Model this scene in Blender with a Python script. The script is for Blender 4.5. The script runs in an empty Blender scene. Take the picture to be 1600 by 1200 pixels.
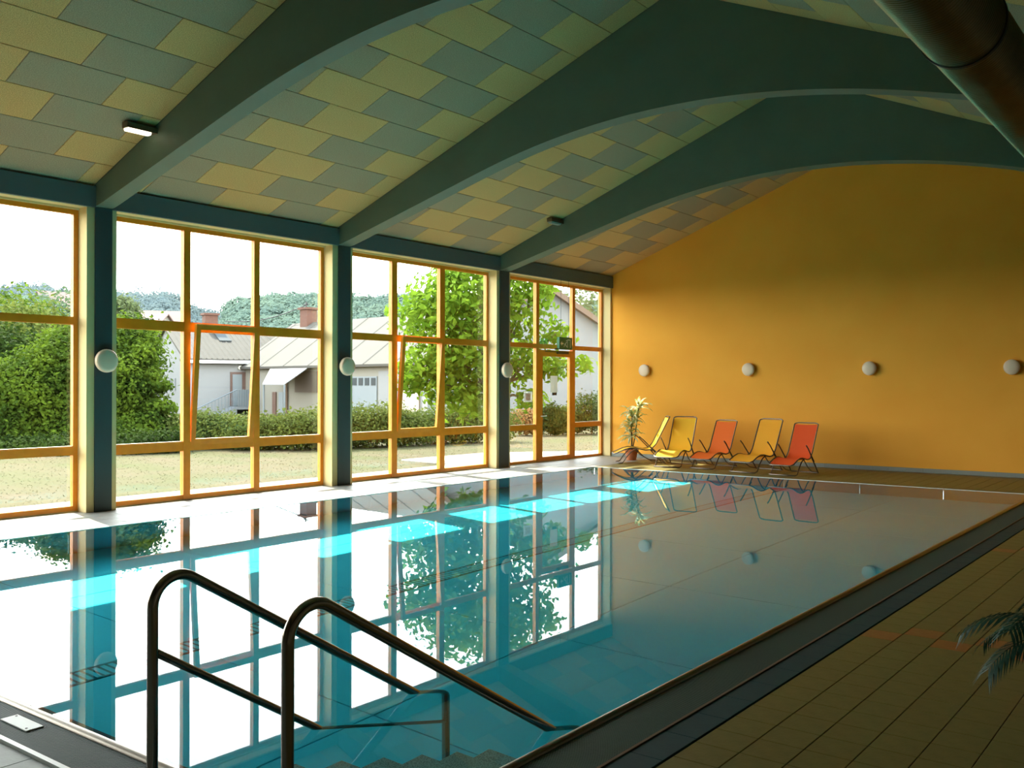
import bpy, math, random
import numpy as np
from mathutils import Vector, Matrix

random.seed(7)
rng = np.random.default_rng(11)
S = bpy.context.scene
COL = S.collection

# ---------------------------------------------------------------- camera
CX, CY, CZ = 11.211, 0.0, 1.566
YAW, PITCH, ROLL, FPX = 0.6535, 0.0016, -0.002, 1493.2
cam = bpy.data.cameras.new('camera')
cam_o = bpy.data.objects.new('camera', cam)
COL.objects.link(cam_o)
cam.sensor_width = 36.0
cam.lens = FPX / 1600 * 36.0
cam.clip_end = 2000
cam_o.matrix_world = (Matrix.Translation((CX, CY, CZ)) @ Matrix.Rotation(YAW, 4, 'Z')
                      @ Matrix.Rotation(math.pi / 2 + PITCH, 4, 'X') @ Matrix.Rotation(-ROLL, 4, 'Z'))
S.camera = cam_o

# ---------------------------------------------------------------- colour management, sky, sun
S.view_settings.view_transform = 'Standard'
S.view_settings.look = 'None'
S.view_settings.gamma = 1.0
S.view_settings.use_curve_mapping = False
S.view_settings.exposure = 1.62
S.cycles.use_denoising = True
S.cycles.max_bounces = 14
S.cycles.diffuse_bounces = 7
S.cycles.glossy_bounces = 5
S.cycles.transparent_max_bounces = 24
S.cycles.sample_clamp_indirect = 6.0
S.cycles.caustics_reflective = False
S.cycles.caustics_refractive = True
S.cycles.blur_glossy = 0.0

SKY_STRENGTH = 5.0
SUN_STRENGTH = 6.5
w = bpy.data.worlds.new('hazy_sky')
S.world = w
w.use_nodes = True
wn, wl = w.node_tree.nodes, w.node_tree.links
wn.clear()
wo = wn.new('ShaderNodeOutputWorld')
wb = wn.new('ShaderNodeBackground')
tc = wn.new('ShaderNodeTexCoord')
sp = wn.new('ShaderNodeSeparateXYZ')
rp = wn.new('ShaderNodeValToRGB')
rp.color_ramp.elements[0].position = 0.0
rp.color_ramp.elements[0].color = (1.0, 0.99, 0.96, 1)
rp.color_ramp.elements[1].position = 0.85
rp.color_ramp.elements[1].color = (0.34, 0.42, 0.52, 1)
wl.new(tc.outputs['Generated'], sp.inputs[0])
wl.new(sp.outputs['Z'], rp.inputs[0])
wl.new(rp.outputs[0], wb.inputs['Color'])
wb.inputs['Strength'].default_value = SKY_STRENGTH
wl.new(wb.outputs[0], wo.inputs[0])

SUN_EL = math.radians(50)
sh = Vector((1.323, -0.305, 0)).normalized()
sun_dir = Vector((sh.x * math.cos(SUN_EL), sh.y * math.cos(SUN_EL), -math.sin(SUN_EL)))
sl = bpy.data.lights.new('sun', 'SUN')
sl.energy = SUN_STRENGTH
sl.angle = math.radians(0.6)
sl.color = (1.0, 0.92, 0.76)
so = bpy.data.objects.new('sun', sl)
sl.cycles.is_caustics_light = True
so.rotation_euler = sun_dir.to_track_quat('-Z', 'Y').to_euler()
COL.objects.link(so)
# portals at the glazed bays (they only guide the sampling of the sky)
for y0, y1 in [(-1.5, 2.1), (2.49, 6.10), (6.49, 10.06), (10.48, 14.16), (14.58, 18.25)]:
    al = bpy.data.lights.new('window_portal', 'AREA')
    al.shape = 'RECTANGLE'
    al.size = 3.7
    al.size_y = y1 - y0
    al.cycles.is_portal = True
    ao = bpy.data.objects.new('window_portal', al)
    ao.location = (-0.45, (y0 + y1) / 2, 1.85)
    ao.rotation_euler = Vector((1, 0, 0)).to_track_quat('-Z', 'Y').to_euler()
    COL.objects.link(ao)


# ---------------------------------------------------------------- helpers
def at(u, v, d):
    """the world point seen towards pixel (u, v) at forward distance d"""
    r = (u - 800) / FPX * d
    up = (600 - v) / FPX * d
    r, up = r * math.cos(ROLL) - up * math.sin(ROLL), r * math.sin(ROLL) + up * math.cos(ROLL)
    f, up = d * math.cos(PITCH) - up * math.sin(PITCH), d * math.sin(PITCH) + up * math.cos(PITCH)
    c, s = math.cos(YAW), math.sin(YAW)
    return Vector((CX + r * c - f * s, CY + r * s + f * c, CZ + up))


def rf(r, d, z=0.0):
    c, s = math.cos(YAW), math.sin(YAW)
    return Vector((CX + r * c - d * s, CY + r * s + d * c, z))


CAMINV = cam_o.matrix_world.inverted()


def pix(p):
    q = CAMINV @ Vector(p)
    if q.z > -0.05:
        return None
    return 800 + FPX * q.x / -q.z, 600 - FPX * q.y / -q.z


def inframe(p, m=60):
    q = pix(p)
    return q is not None and -m < q[0] < 1600 + m and -m < q[1] < 1200 + m


def mat(name, color, rough=0.6, metal=0.0, var=None, bump=None, spec=0.5, coords='Object',
        transl=0.0, emit=None, coat=0.0):
    """var=(scale, other colour, detail, lo, hi); bump=(scale, strength)"""
    m = bpy.data.materials.new(name)
    m.use_nodes = True
    n, l = m.node_tree.nodes, m.node_tree.links
    b = n['Principled BSDF']
    b.inputs['Base Color'].default_value = (*color, 1)
    b.inputs['Roughness'].default_value = rough
    b.inputs['Metallic'].default_value = metal
    b.inputs['Specular IOR Level'].default_value = spec
    b.inputs['Coat Weight'].default_value = coat
    t = None
    if var or bump:
        t = n.new('ShaderNodeTexCoord')
    if var:
        nz = n.new('ShaderNodeTexNoise')
        nz.inputs['Scale'].default_value = var[0]
        nz.inputs['Detail'].default_value = var[2]
        l.new(t.outputs[coords], nz.inputs['Vector'])
        r = n.new('ShaderNodeValToRGB')
        r.color_ramp.elements[0].position = var[3]
        r.color_ramp.elements[1].position = var[4]
        r.color_ramp.elements[0].color = (*color, 1)
        r.color_ramp.elements[1].color = (*var[1], 1)
        l.new(nz.outputs['Fac'], r.inputs[0])
        l.new(r.outputs[0], b.inputs['Base Color'])
        m['_ramp'] = 1
    if bump:
        nb = n.new('ShaderNodeTexNoise')
        nb.inputs['Scale'].default_value = bump[0]
        nb.inputs['Detail'].default_value = 3
        l.new(t.outputs[coords], nb.inputs['Vector'])
        bp = n.new('ShaderNodeBump')
        bp.inputs['Strength'].default_value = bump[1]
        bp.inputs['Distance'].default_value = 0.01
        l.new(nb.outputs['Fac'], bp.inputs['Height'])
        l.new(bp.outputs[0], b.inputs['Normal'])
    if emit:
        b.inputs['Emission Color'].default_value = (*emit[0], 1)
        b.inputs['Emission Strength'].default_value = emit[1]
    if transl:
        o = n['Material Output']
        tr = n.new('ShaderNodeBsdfTranslucent')
        mx = n.new('ShaderNodeMixShader')
        mx.inputs[0].default_value = transl
        if var:
            l.new(r.outputs[0], tr.inputs[0])
        else:
            tr.inputs[0].default_value = (*color, 1)
        l.new(b.outputs[0], mx.inputs[1])
        l.new(tr.outputs[0], mx.inputs[2])
        l.new(mx.outputs[0], o.inputs[0])
    return m


def thin_mat(name, tint, ior, bump=None):
    """clear sheet: fresnel reflection over straight transmission, the same from both sides"""
    m = bpy.data.materials.new(name)
    m.use_nodes = True
    n, l = m.node_tree.nodes, m.node_tree.links
    n.clear()
    o = n.new('ShaderNodeOutputMaterial')
    tr = n.new('ShaderNodeBsdfTransparent')
    tr.inputs[0].default_value = (*tint, 1)
    gl = n.new('ShaderNodeBsdfGlossy')
    gl.inputs['Roughness'].default_value = 0.0
    g = n.new('ShaderNodeNewGeometry')
    mi = n.new('ShaderNodeMix')
    mi.inputs[2].default_value = ior
    mi.inputs[3].default_value = 1 / ior
    l.new(g.outputs['Backfacing'], mi.inputs[0])
    fr = n.new('ShaderNodeFresnel')
    l.new(mi.outputs[0], fr.inputs['IOR'])
    mx = n.new('ShaderNodeMixShader')
    l.new(fr.outputs[0], mx.inputs[0])
    l.new(tr.outputs[0], mx.inputs[1])
    l.new(gl.outputs[0], mx.inputs[2])
    l.new(mx.outputs[0], o.inputs[0])
    if bump:
        t = n.new('ShaderNodeTexCoord')
        nb = n.new('ShaderNodeTexNoise')
        nb.inputs['Scale'].default_value = bump[0]
        nb.inputs['Detail'].default_value = 1.5
        l.new(t.outputs['Object'], nb.inputs['Vector'])
        bp = n.new('ShaderNodeBump')
        bp.inputs['Strength'].default_value = bump[1]
        bp.inputs['Distance'].default_value = 0.01
        l.new(nb.outputs['Fac'], bp.inputs['Height'])
        l.new(bp.outputs[0], gl.inputs['Normal'])
    return m


def water_mat(name, tint, ior, bump):
    m = bpy.data.materials.new(name)
    m.use_nodes = True
    n, l = m.node_tree.nodes, m.node_tree.links
    n.clear()
    o = n.new('ShaderNodeOutputMaterial')
    re_ = n.new('ShaderNodeBsdfRefraction')
    re_.inputs['Color'].default_value = (*tint, 1)
    re_.inputs['Roughness'].default_value = 0.0
    re_.inputs['IOR'].default_value = ior
    gl = n.new('ShaderNodeBsdfGlossy')
    gl.inputs['Roughness'].default_value = 0.0
    fr = n.new('ShaderNodeFresnel')
    fr.inputs['IOR'].default_value = ior
    mx = n.new('ShaderNodeMixShader')
    l.new(fr.outputs[0], mx.inputs[0])
    l.new(re_.outputs[0], mx.inputs[1])
    l.new(gl.outputs[0], mx.inputs[2])
    l.new(mx.outputs[0], o.inputs[0])
    t = n.new('ShaderNodeTexCoord')
    nb = n.new('ShaderNodeTexNoise')
    nb.inputs['Scale'].default_value = bump[0]
    nb.inputs['Detail'].default_value = 1.5
    l.new(t.outputs['Object'], nb.inputs['Vector'])
    bp = n.new('ShaderNodeBump')
    bp.inputs['Strength'].default_value = bump[1]
    bp.inputs['Distance'].default_value = 0.01
    l.new(nb.outputs['Fac'], bp.inputs['Height'])
    l.new(bp.outputs[0], gl.inputs['Normal'])
    return m


class MB:
    def __init__(self):
        self.v, self.f, self.mi = [], [], []

    def add(self, vs, fs, k=0):
        b = len(self.v)
        self.v += [tuple(p) for p in vs]
        self.f += [tuple(b + i for i in f) for f in fs]
        self.mi += [k] * len(fs)
        return self

    def box(self, x0, x1, y0, y1, z0, z1, k=0):
        vs = [(x0, y0, z0), (x1, y0, z0), (x1, y1, z0), (x0, y1, z0),
              (x0, y0, z1), (x1, y0, z1), (x1, y1, z1), (x0, y1, z1)]
        return self.add(vs, [(0, 3, 2, 1), (4, 5, 6, 7), (0, 1, 5, 4), (1, 2, 6, 5), (2, 3, 7, 6), (3, 0, 4, 7)], k)

    def chbox(self, x0, x1, y0, y1, z0, z1, c=0.003, k=0):
        """box with a chamfered top edge"""
        vs = [(x0, y0, z0), (x1, y0, z0), (x1, y1, z0), (x0, y1, z0),
              (x0, y0, z1 - c), (x1, y0, z1 - c), (x1, y1, z1 - c), (x0, y1, z1 - c),
              (x0 + c, y0 + c, z1), (x1 - c, y0 + c, z1), (x1 - c, y1 - c, z1), (x0 + c, y1 - c, z1)]
        return self.add(vs, [(0, 3, 2, 1), (0, 1, 5, 4), (1, 2, 6, 5), (2, 3, 7, 6), (3, 0, 4, 7),
                             (4, 5, 9, 8), (5, 6, 10, 9), (6, 7, 11, 10), (7, 4, 8, 11), (8, 9, 10, 11)], k)

    def obox(self, p0, ex, ey, ez, k=0):
        """box from corner p0 along three edge vectors"""
        p0, ex, ey, ez = map(Vector, (p0, ex, ey, ez))
        vs = [p0, p0 + ex, p0 + ex + ey, p0 + ey]
        vs += [q + ez for q in vs]
        return self.add(vs, [(0, 3, 2, 1), (4, 5, 6, 7), (0, 1, 5, 4), (1, 2, 6, 5), (2, 3, 7, 6), (3, 0, 4, 7)], k)

    def tube(self, pts, r, n=10, k=0, caps=True):
        pts = [Vector(p) for p in pts]
        rs = r if isinstance(r, (list, tuple)) else [r] * len(pts)
        rings = []
        prev = None
        for i, p in enumerate(pts):
            if i == 0:
                t = pts[1] - p
            elif i == len(pts) - 1:
                t = p - pts[i - 1]
            else:
                t = (pts[i + 1] - p).normalized() + (p - pts[i - 1]).normalized()
            t.normalize()
            if prev is None:
                a = Vector((0, 0, 1)) if abs(t.z) < 0.9 else Vector((1, 0, 0))
                u = t.cross(a).normalized()
            else:
                u = (prev - t * prev.dot(t)).normalized()
            prev = u
            v = t.cross(u)
            rings.append([p + (u * math.cos(2 * math.pi * j / n) + v * math.sin(2 * math.pi * j / n)) * rs[i]
                          for j in range(n)])
        vs = [q for rg in rings for q in rg]
        fs = []
        for i in range(len(pts) - 1):
            for j in range(n):
                a, b = i * n + j, i * n + (j + 1) % n
                fs.append((a, b, b + n, a + n))
        if caps:
            fs.append(tuple(reversed(range(n))))
            fs.append(tuple((len(pts) - 1) * n + j for j in range(n)))
        return self.add(vs, fs, k)

    def prism(self, poly, axis, a0, a1, k=0):
        """closed polygon (2-D) extruded along axis ('x','y','z') from a0 to a1"""
        def P(p, a):
            return {'x': (a, p[0], p[1]), 'y': (p[0], a, p[1]), 'z': (p[0], p[1], a)}[axis]
        n = len(poly)
        vs = [P(p, a0) for p in poly] + [P(p, a1) for p in poly]
        fs = [tuple(range(n)), tuple(reversed(range(n, 2 * n)))]
        fs += [(i, i + n, (i + 1) % n + n, (i + 1) % n) for i in range(n)]
        return self.add(vs, fs, k)

    def lathe(self, prof, n=24, c=(0, 0, 0), axis='z', k=0):
        """prof: list of (radius, height)"""
        vs, fs = [], []
        for r, h in prof:
            for j in range(n):
                a = 2 * math.pi * j / n
                x, y = r * math.cos(a), r * math.sin(a)
                p = {'z': (x, y, h), 'x': (h, x, y), 'y': (x, h, y)}[axis]
                vs.append((c[0] + p[0], c[1] + p[1], c[2] + p[2]))
        for i in range(len(prof) - 1):
            for j in range(n):
                a, b = i * n + j, i * n + (j + 1) % n
                fs.append((a, b, b + n, a + n))
        fs.append(tuple(reversed(range(n))))
        fs.append(tuple((len(prof) - 1) * n + j for j in range(n)))
        return self.add(vs, fs, k)

    def mesh(self, name, mats, smooth=False):
        me = bpy.data.meshes.new(name)
        me.from_pydata(self.v, [], self.f)
        for m in (mats if isinstance(mats, (list, tuple)) else [mats]):
            me.materials.append(m)
        if any(self.mi):
            me.polygons.foreach_set('material_index', self.mi)
        import bmesh
        bm = bmesh.new()
        bm.from_mesh(me)
        bmesh.ops.recalc_face_normals(bm, faces=bm.faces)
        bm.to_mesh(me)
        bm.free()
        if smooth:
            me.polygons.foreach_set('use_smooth', [True] * len(me.polygons))
            me.set_sharp_from_angle(angle=math.radians(40))
        me.update()
        return me


def put(name, me, parent=None, loc=None, rot=None):
    o = bpy.data.objects.new(name, me)
    COL.objects.link(o)
    if parent is not None:
        o.parent = parent
    if loc is not None:
        o.location = loc
    if rot is not None:
        o.rotation_euler = rot
    return o


def part(name, mb, m, parent=None, smooth=False, loc=None, rot=None):
    return put(name, mb.mesh(name, m, smooth), parent, loc, rot)


def tag(o, label=None, cat=None, group=None, kind=None):
    if label:
        o['label'] = label
    if cat:
        o['category'] = cat
    if group:
        o['group'] = group
    if kind:
        o['kind'] = kind
    return o


def empty(name, loc=(0, 0, 0), rz=0.0):
    o = bpy.data.objects.new(name, None)
    o.empty_display_size = 0.1
    o.location = loc
    o.rotation_euler = (0, 0, rz)
    COL.objects.link(o)
    return o


def copy_tree(o, parent=None):
    c = o.copy()
    COL.objects.link(c)
    c.parent = parent
    for ch in list(o.children):
        copy_tree(ch, c)
    return c


def leaf_mesh(name, m, P, N, L, W, fold=0.25):
    """numpy leaves: P centres, N normals-ish, L lengths, W widths; each leaf is a folded diamond of 2 triangles"""
    n = len(P)
    T = rng.normal(size=(n, 3))
    T -= N * (T * N).sum(1)[:, None]
    T /= np.linalg.norm(T, axis=1)[:, None] + 1e-9
    B = np.cross(N, T)
    L = np.asarray(L)[:, None] * 0.5
    W = np.asarray(W)[:, None] * 0.5
    v = np.empty((n, 4, 3))
    v[:, 0] = P - T * L
    v[:, 1] = P + B * W + N * W * fold - T * L * 0.15
    v[:, 2] = P + T * L
    v[:, 3] = P - B * W + N * W * fold - T * L * 0.15
    me = bpy.data.meshes.new(name)
    me.vertices.add(n * 4)
    me.vertices.foreach_set('co', v.reshape(-1))
    idx = np.arange(n)[:, None] * 4 + np.array([0, 1, 2, 0, 2, 3])
    me.loops.add(n * 6)
    me.loops.foreach_set('vertex_index', idx.reshape(-1).astype(np.int32))
    me.polygons.add(n * 2)
    me.polygons.foreach_set('loop_start', np.arange(0, n * 6, 3, dtype=np.int32))
    me.materials.append(m)
    me.update(calc_edges=True)
    return me


def lobes_points(lobes, n, inner=0.55):
    """points in the outer shell of ellipsoids (x, y, z, rx, ry, rz)"""
    lo = np.array(lobes, float)
    wgt = lo[:, 3] * lo[:, 4] * lo[:, 5]
    wgt = wgt ** 0.75
    k = rng.choice(len(lo), size=n, p=wgt / wgt.sum())
    d = rng.normal(size=(n, 3))
    d /= np.linalg.norm(d, axis=1)[:, None]
    r = inner + (1 - inner) * rng.random(n) ** 0.6
    r *= 1 + 0.12 * rng.normal(size=n)
    P = lo[k, :3] + d * lo[k, 3:6] * r[:, None]
    N = d + rng.normal(size=(n, 3)) * 0.7
    N[:, 2] += 0.4
    N /= np.linalg.norm(N, axis=1)[:, None]
    return P, N


# ---------------------------------------------------------------- materials
M = {}
M['plaster_yellow'] = mat('yellow_plaster', (0.950, 0.450, 0.055), 0.75, var=(1.2, (0.910, 0.410, 0.045), 4, .3, .7), bump=(160, .25), spec=.25)
M['plaster_cream'] = mat('cream_plaster', (0.740, 0.600, 0.300), 0.8, bump=(120, .15), spec=.2)
M['plaster_plain'] = mat('plain_plaster', (0.130, 0.120, 0.080), 0.8, bump=(120, .15), spec=.2)
M['beam'] = mat('teal_glulam', (0.106, 0.156, 0.118), 0.55, var=(3.0, (0.096, 0.146, 0.109), 6, .35, .65), bump=(40, .12), spec=.3)
M['column'] = mat('blue_column_paint', (0.046, 0.072, 0.080), 0.5, bump=(90, .1), spec=.35)
M['cornice'] = mat('blue_cornice_paint', (0.106, 0.142, 0.146), 0.55, bump=(60, .1), spec=.3)
M['panel_cream'] = mat('cream_wood_wool', (0.481, 0.311, 0.127), 0.95, var=(95, (0.722, 0.466, 0.191), 3, .35, .65), bump=(110, .7), spec=.1)
M['panel_blue'] = mat('blue_grey_wood_wool', (0.293, 0.239, 0.157), 0.95, var=(95, (0.439, 0.358, 0.235), 3, .35, .65), bump=(110, .7), spec=.1)
M['roof_slab'] = mat('dark_roof_lining', (0.05, 0.045, 0.03), 0.9, bump=(20, .1))
M['timber'] = mat('orange_lacquered_timber', (0.800, 0.290, 0.012), 0.4, var=(9, (0.720, 0.240, 0.008), 5, .3, .7), bump=(50, .08), spec=.45)
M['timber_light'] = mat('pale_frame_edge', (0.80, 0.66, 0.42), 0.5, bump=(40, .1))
M['glass'] = thin_mat('window_glass', (0.96, 0.98, 0.96), 1.45)
M['water'] = water_mat('still_pool_water', (0.86, 0.98, 0.99), 1.333, (1.3, .02))
M['floor_tile'] = mat('beige_floor_tile', (0.196, 0.166, 0.057), 0.42, var=(14, (0.164, 0.141, 0.047), 5, .3, .7), bump=(60, .12), spec=0.18)
M['deck_tile'] = mat('pale_deck_tile', (0.310, 0.300, 0.265), 0.45, var=(14, (0.280, 0.270, 0.235), 5, .3, .7), bump=(60, .1), spec=.4)
M['tile_orange'] = mat('rust_orange_tile', (0.330, 0.130, 0.030), 0.45, var=(20, (0.280, 0.100, 0.025), 4, .3, .7), bump=(60, .12))
M['tile_blue'] = mat('deep_blue_edge_tile', (0.008, 0.050, 0.065), 0.55, var=(10, (0.010, 0.060, 0.075), 3, .3, .7), bump=(40, .06), spec=0.18)
M['tile_grey'] = mat('grey_green_tile', (0.24, 0.28, 0.25), 0.5, var=(18, (0.20, 0.235, 0.21), 5, .3, .7), bump=(60, .1))
M['grout'] = mat('floor_grout', (0.20, 0.185, 0.12), 0.9, bump=(80, .2))
M['skirting'] = mat('grey_skirting_tile', (0.23, 0.25, 0.22), 0.5, bump=(40, .1))
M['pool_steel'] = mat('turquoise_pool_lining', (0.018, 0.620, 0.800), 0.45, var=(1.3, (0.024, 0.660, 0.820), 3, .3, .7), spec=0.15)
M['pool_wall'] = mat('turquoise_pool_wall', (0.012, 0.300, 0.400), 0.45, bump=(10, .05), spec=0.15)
M['grille'] = mat('dark_floor_grille', (0.008, 0.200, 0.260), 0.5, var=(30, (0.010, 0.260, 0.320), 2, .4, .6), spec=0.00)
M['tread'] = mat('perforated_steel_tread', (0.16, 0.30, 0.27), 0.4, metal=.3, var=(150, (0.06, 0.15, 0.14), 0, .48, .56))
M['rim'] = mat('brushed_steel_rim', (0.260, 0.230, 0.190), 0.3, metal=1.0, bump=(60, .05))
M['rail'] = mat('polished_steel_rail', (0.30, 0.265, 0.225), 0.2, metal=1.0, bump=(30, .02))
M['grate'] = mat('plastic_gutter_grating', (0.046, 0.090, 0.080), 0.5, bump=(30, .1), spec=0.18)
M['gutter'] = mat('dark_gutter_channel', (0.020, 0.090, 0.120), 0.5, bump=(20, .1))
M['white_plastic'] = mat('white_plastic', (0.80, 0.83, 0.80), 0.4, bump=(20, .03))
M['white_trim'] = mat('white_edge_trim', (0.78, 0.84, 0.80), 0.35, bump=(20, .03))
M['brown_joint'] = mat('brown_expansion_joint', (0.13, 0.075, 0.035), 0.7, bump=(40, .1))
M['lamp_white'] = mat('opal_lamp_glass', (0.748, 0.600, 0.440), 0.35, spec=.5, bump=(10, .01))
M['lamp_base'] = mat('lamp_base_white', (0.55, 0.55, 0.48), 0.5, bump=(10, .02))
M['duct'] = mat('galvanised_spiral_duct', (0.204, 0.170, 0.093), 0.30, metal=1.0, var=(6, (0.162, 0.136, 0.072), 3, .3, .7))
M['black'] = mat('black_rubber', (0.012, 0.012, 0.012), 0.5, bump=(30, .05))
M['wire'] = mat('dark_wire', (0.03, 0.03, 0.03), 0.4, metal=.8, bump=(30, .05))
M['bulb'] = mat('lit_tube_cover', (0.9, 0.85, 0.7), 0.4, emit=((1.0, 0.86, 0.62), 1.1), bump=(10, .01))
M['dull_cover'] = mat('unlit_tube_cover', (0.30, 0.32, 0.27), 0.4, bump=(10, .01))
M['brown_case'] = mat('brown_lamp_case', (0.10, 0.07, 0.035), 0.5, bump=(30, .05))
M['sign_green'] = mat('green_sign_face', (0.015, 0.16, 0.065), 0.4, bump=(10, .01))
M['sign_white'] = mat('white_sign_print', (0.75, 0.85, 0.75), 0.5, bump=(10, .01))
M['paper'] = mat('white_paper', (0.86, 0.86, 0.83), 0.8, bump=(30, .05), transl=.35)
M['paper_print'] = mat('red_brown_print', (0.72, 0.38, 0.30), 0.8, var=(60, (0.85, 0.70, 0.62), 3, .4, .6))
M['sling_yellow'] = mat('yellow_sling_fabric', (0.950, 0.616, 0.025), 0.75, var=(250, (0.936, 0.542, 0.019), 2, .3, .7), bump=(400, .2), transl=.3)
M['sling_amber'] = mat('amber_sling_fabric', (0.950, 0.493, 0.019), 0.75, var=(250, (0.936, 0.431, 0.015), 2, .3, .7), bump=(400, .2), transl=.3)
M['sling_orange'] = mat('orange_sling_fabric', (0.950, 0.209, 0.015), 0.75, var=(250, (0.887, 0.172, 0.012), 2, .3, .7), bump=(400, .2), transl=.3)
M['sling_red'] = mat('red_orange_sling_fabric', (0.950, 0.123, 0.012), 0.75, var=(250, (0.862, 0.099, 0.010), 2, .3, .7), bump=(400, .2), transl=.3)
M['hem_dark'] = mat('rust_hem', (0.45, 0.10, 0.012), 0.8, bump=(200, .2))
M['chair_frame'] = mat('grey_brown_tube', (0.16, 0.135, 0.115), 0.35, metal=.85, bump=(30, .03))
M['terracotta'] = mat('terracotta', (0.48, 0.155, 0.055), 0.75, var=(12, (0.40, 0.12, 0.04), 4, .3, .7), bump=(60, .1))
M['soil'] = mat('potting_soil', (0.05, 0.035, 0.02), 0.95, bump=(60, .6))
M['bark'] = mat('brown_bark', (0.13, 0.095, 0.06), 0.9, var=(9, (0.08, 0.06, 0.04), 5, .3, .7), bump=(30, .5))
M['leaf_varieg'] = mat('variegated_leaf', (0.36, 0.42, 0.12), 0.45, var=(10, (0.80, 0.78, 0.52), 3, .42, .6), transl=.3)
M['leaf_palm'] = mat('dark_palm_leaf', (0.008, 0.036, 0.024), 0.45, var=(8, (0.012, 0.050, 0.030), 3, .3, .7), transl=.2, spec=0.18)
M['leaf_bush'] = mat('bush_leaf', (0.020, 0.042, 0.004), 0.9, var=(1.5, (0.088, 0.135, 0.010), 4, .35, .65), transl=.4, spec=0.08)  # wide dark-to-yellow range paints the shrubs' shade and sunny highlights into the leaves
M['leaf_dark'] = mat('dark_bush_leaf', (0.010, 0.022, 0.003), 0.9, var=(1.8, (0.026, 0.046, 0.006), 4, .35, .65), transl=.3, spec=0.08)
M['leaf_hedge'] = mat('hedge_leaf', (0.045, 0.062, 0.012), 0.9, var=(2.0, (0.095, 0.115, 0.022), 4, .35, .65), transl=.35, spec=0.08)
M['leaf_walnut'] = mat('walnut_leaf', (0.079, 0.163, 0.010), 0.9, var=(1.6, (0.159, 0.256, 0.023), 4, .35, .65), transl=.5, spec=0.08)
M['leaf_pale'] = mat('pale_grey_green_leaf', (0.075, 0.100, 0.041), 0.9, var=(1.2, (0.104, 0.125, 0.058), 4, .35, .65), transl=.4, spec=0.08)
M['leaf_far'] = mat('haze_tinted_green_crown', (0.050, 0.084, 0.046), 0.9, var=(.25, (0.075, 0.110, 0.050), 4, .35, .65), transl=.3, spec=0.08)  # haze of distance is part of this leaf colour
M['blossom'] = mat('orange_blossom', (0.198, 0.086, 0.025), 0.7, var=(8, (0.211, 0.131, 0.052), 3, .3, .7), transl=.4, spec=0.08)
M['forest'] = mat('haze_tinted_blue_forest', (0.092, 0.124, 0.132), 0.95, var=(.06, (0.108, 0.140, 0.140), 6, .35, .65), bump=(.6, .8), spec=.05, transl=0.45)  # blue cast of aerial haze mixed into the colour itself
M['forest_near'] = mat('haze_tinted_green_forest', (0.088, 0.132, 0.112), 0.95, var=(.09, (0.112, 0.156, 0.120), 6, .35, .65), bump=(.6, .8), spec=.05, transl=0.45)  # paler haze of the nearer woods, also mixed into the colour
M['lawn'] = mat('dry_lawn', (0.056, 0.058, 0.021), 0.95, var=(.55, (0.082, 0.062, 0.036), 7, .35, .68), bump=(60, .6), spec=.1)
M['grass'] = mat('grass_blade', (0.063, 0.065, 0.021), 0.8, var=(.9, (0.084, 0.067, 0.034), 5, .35, .62), transl=.3)
M['paving'] = mat('pale_concrete_paving', (0.316, 0.306, 0.275), 0.85, var=(5, (0.286, 0.275, 0.245), 5, .3, .7), bump=(60, .2))
M['render_white'] = mat('white_render', (0.170, 0.170, 0.170), 0.85, var=(.8, (0.156, 0.159, 0.159), 4, .3, .7), bump=(20, .1))
M['render_cream'] = mat('cream_render', (0.162, 0.153, 0.130), 0.85, var=(.8, (0.149, 0.140, 0.115), 4, .3, .7), bump=(20, .1))
M['render_grey'] = mat('grey_render', (0.133, 0.142, 0.144), 0.85, var=(.5, (0.121, 0.128, 0.132), 4, .3, .7), bump=(20, .1))
M['roof_tile'] = mat('weathered_grey_roof', (0.037, 0.031, 0.024), 0.9, var=(1.6, (0.029, 0.025, 0.019), 6, .3, .7), bump=(8, .5))
M['roof_pale'] = mat('pale_fibre_roof', (0.048, 0.044, 0.037), 0.9, var=(.8, (0.041, 0.037, 0.030), 6, .3, .7), bump=(8, .4))
M['roof_red'] = mat('faded_red_roof', (0.134, 0.087, 0.076), 0.9, var=(.5, (0.115, 0.076, 0.067), 4, .3, .7), bump=(4, .3))
M['brick'] = mat('chimney_brick', (0.095, 0.042, 0.026), 0.9, var=(6, (0.074, 0.032, 0.021), 4, .3, .7), bump=(20, .4))
M['fascia'] = mat('brown_fascia', (0.094, 0.061, 0.041), 0.8, bump=(20, .1))
M['door_brown'] = mat('dark_brown_joinery', (0.077, 0.041, 0.030), 0.6, bump=(20, .1))
M['door_pale'] = mat('pale_blue_grey_door', (0.127, 0.146, 0.155), 0.6, bump=(20, .1))
M['rail_blue'] = mat('pale_blue_metalwork', (0.101, 0.121, 0.132), 0.5, metal=.2, bump=(20, .1))
M['dark_open'] = mat('dark_opening', (0.07, 0.055, 0.045), 0.9, bump=(20, .1))
M['awning'] = mat('white_awning_canvas', (0.218, 0.221, 0.218), 0.8, bump=(40, .1), transl=.2)
M['window_dark'] = mat('far_window_glass', (0.035, 0.042, 0.045), 0.6, bump=(5, .02), spec=0.1)

# ---------------------------------------------------------------- key dimensions
L = 18.3
RIDGE_X, RIDGE_Z = 5.82, 6.26
SL, SR = 0.385, 0.43
XR = 12.4
YN = -3.0
PX0, PX1, PY0, PY1 = 1.245, 8.82, 2.25, 15.64     # pool
COLS = [(-1.86 + 0.0, -1.62), (2.20, 2.42), (6.20, 6.42), (10.17, 10.42), (14.24, 14.52)]
WINS = [(-1.46, 2.10), (2.49, 6.10), (6.49, 10.06), (10.48, 14.16), (14.58, 18.24)]


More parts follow.
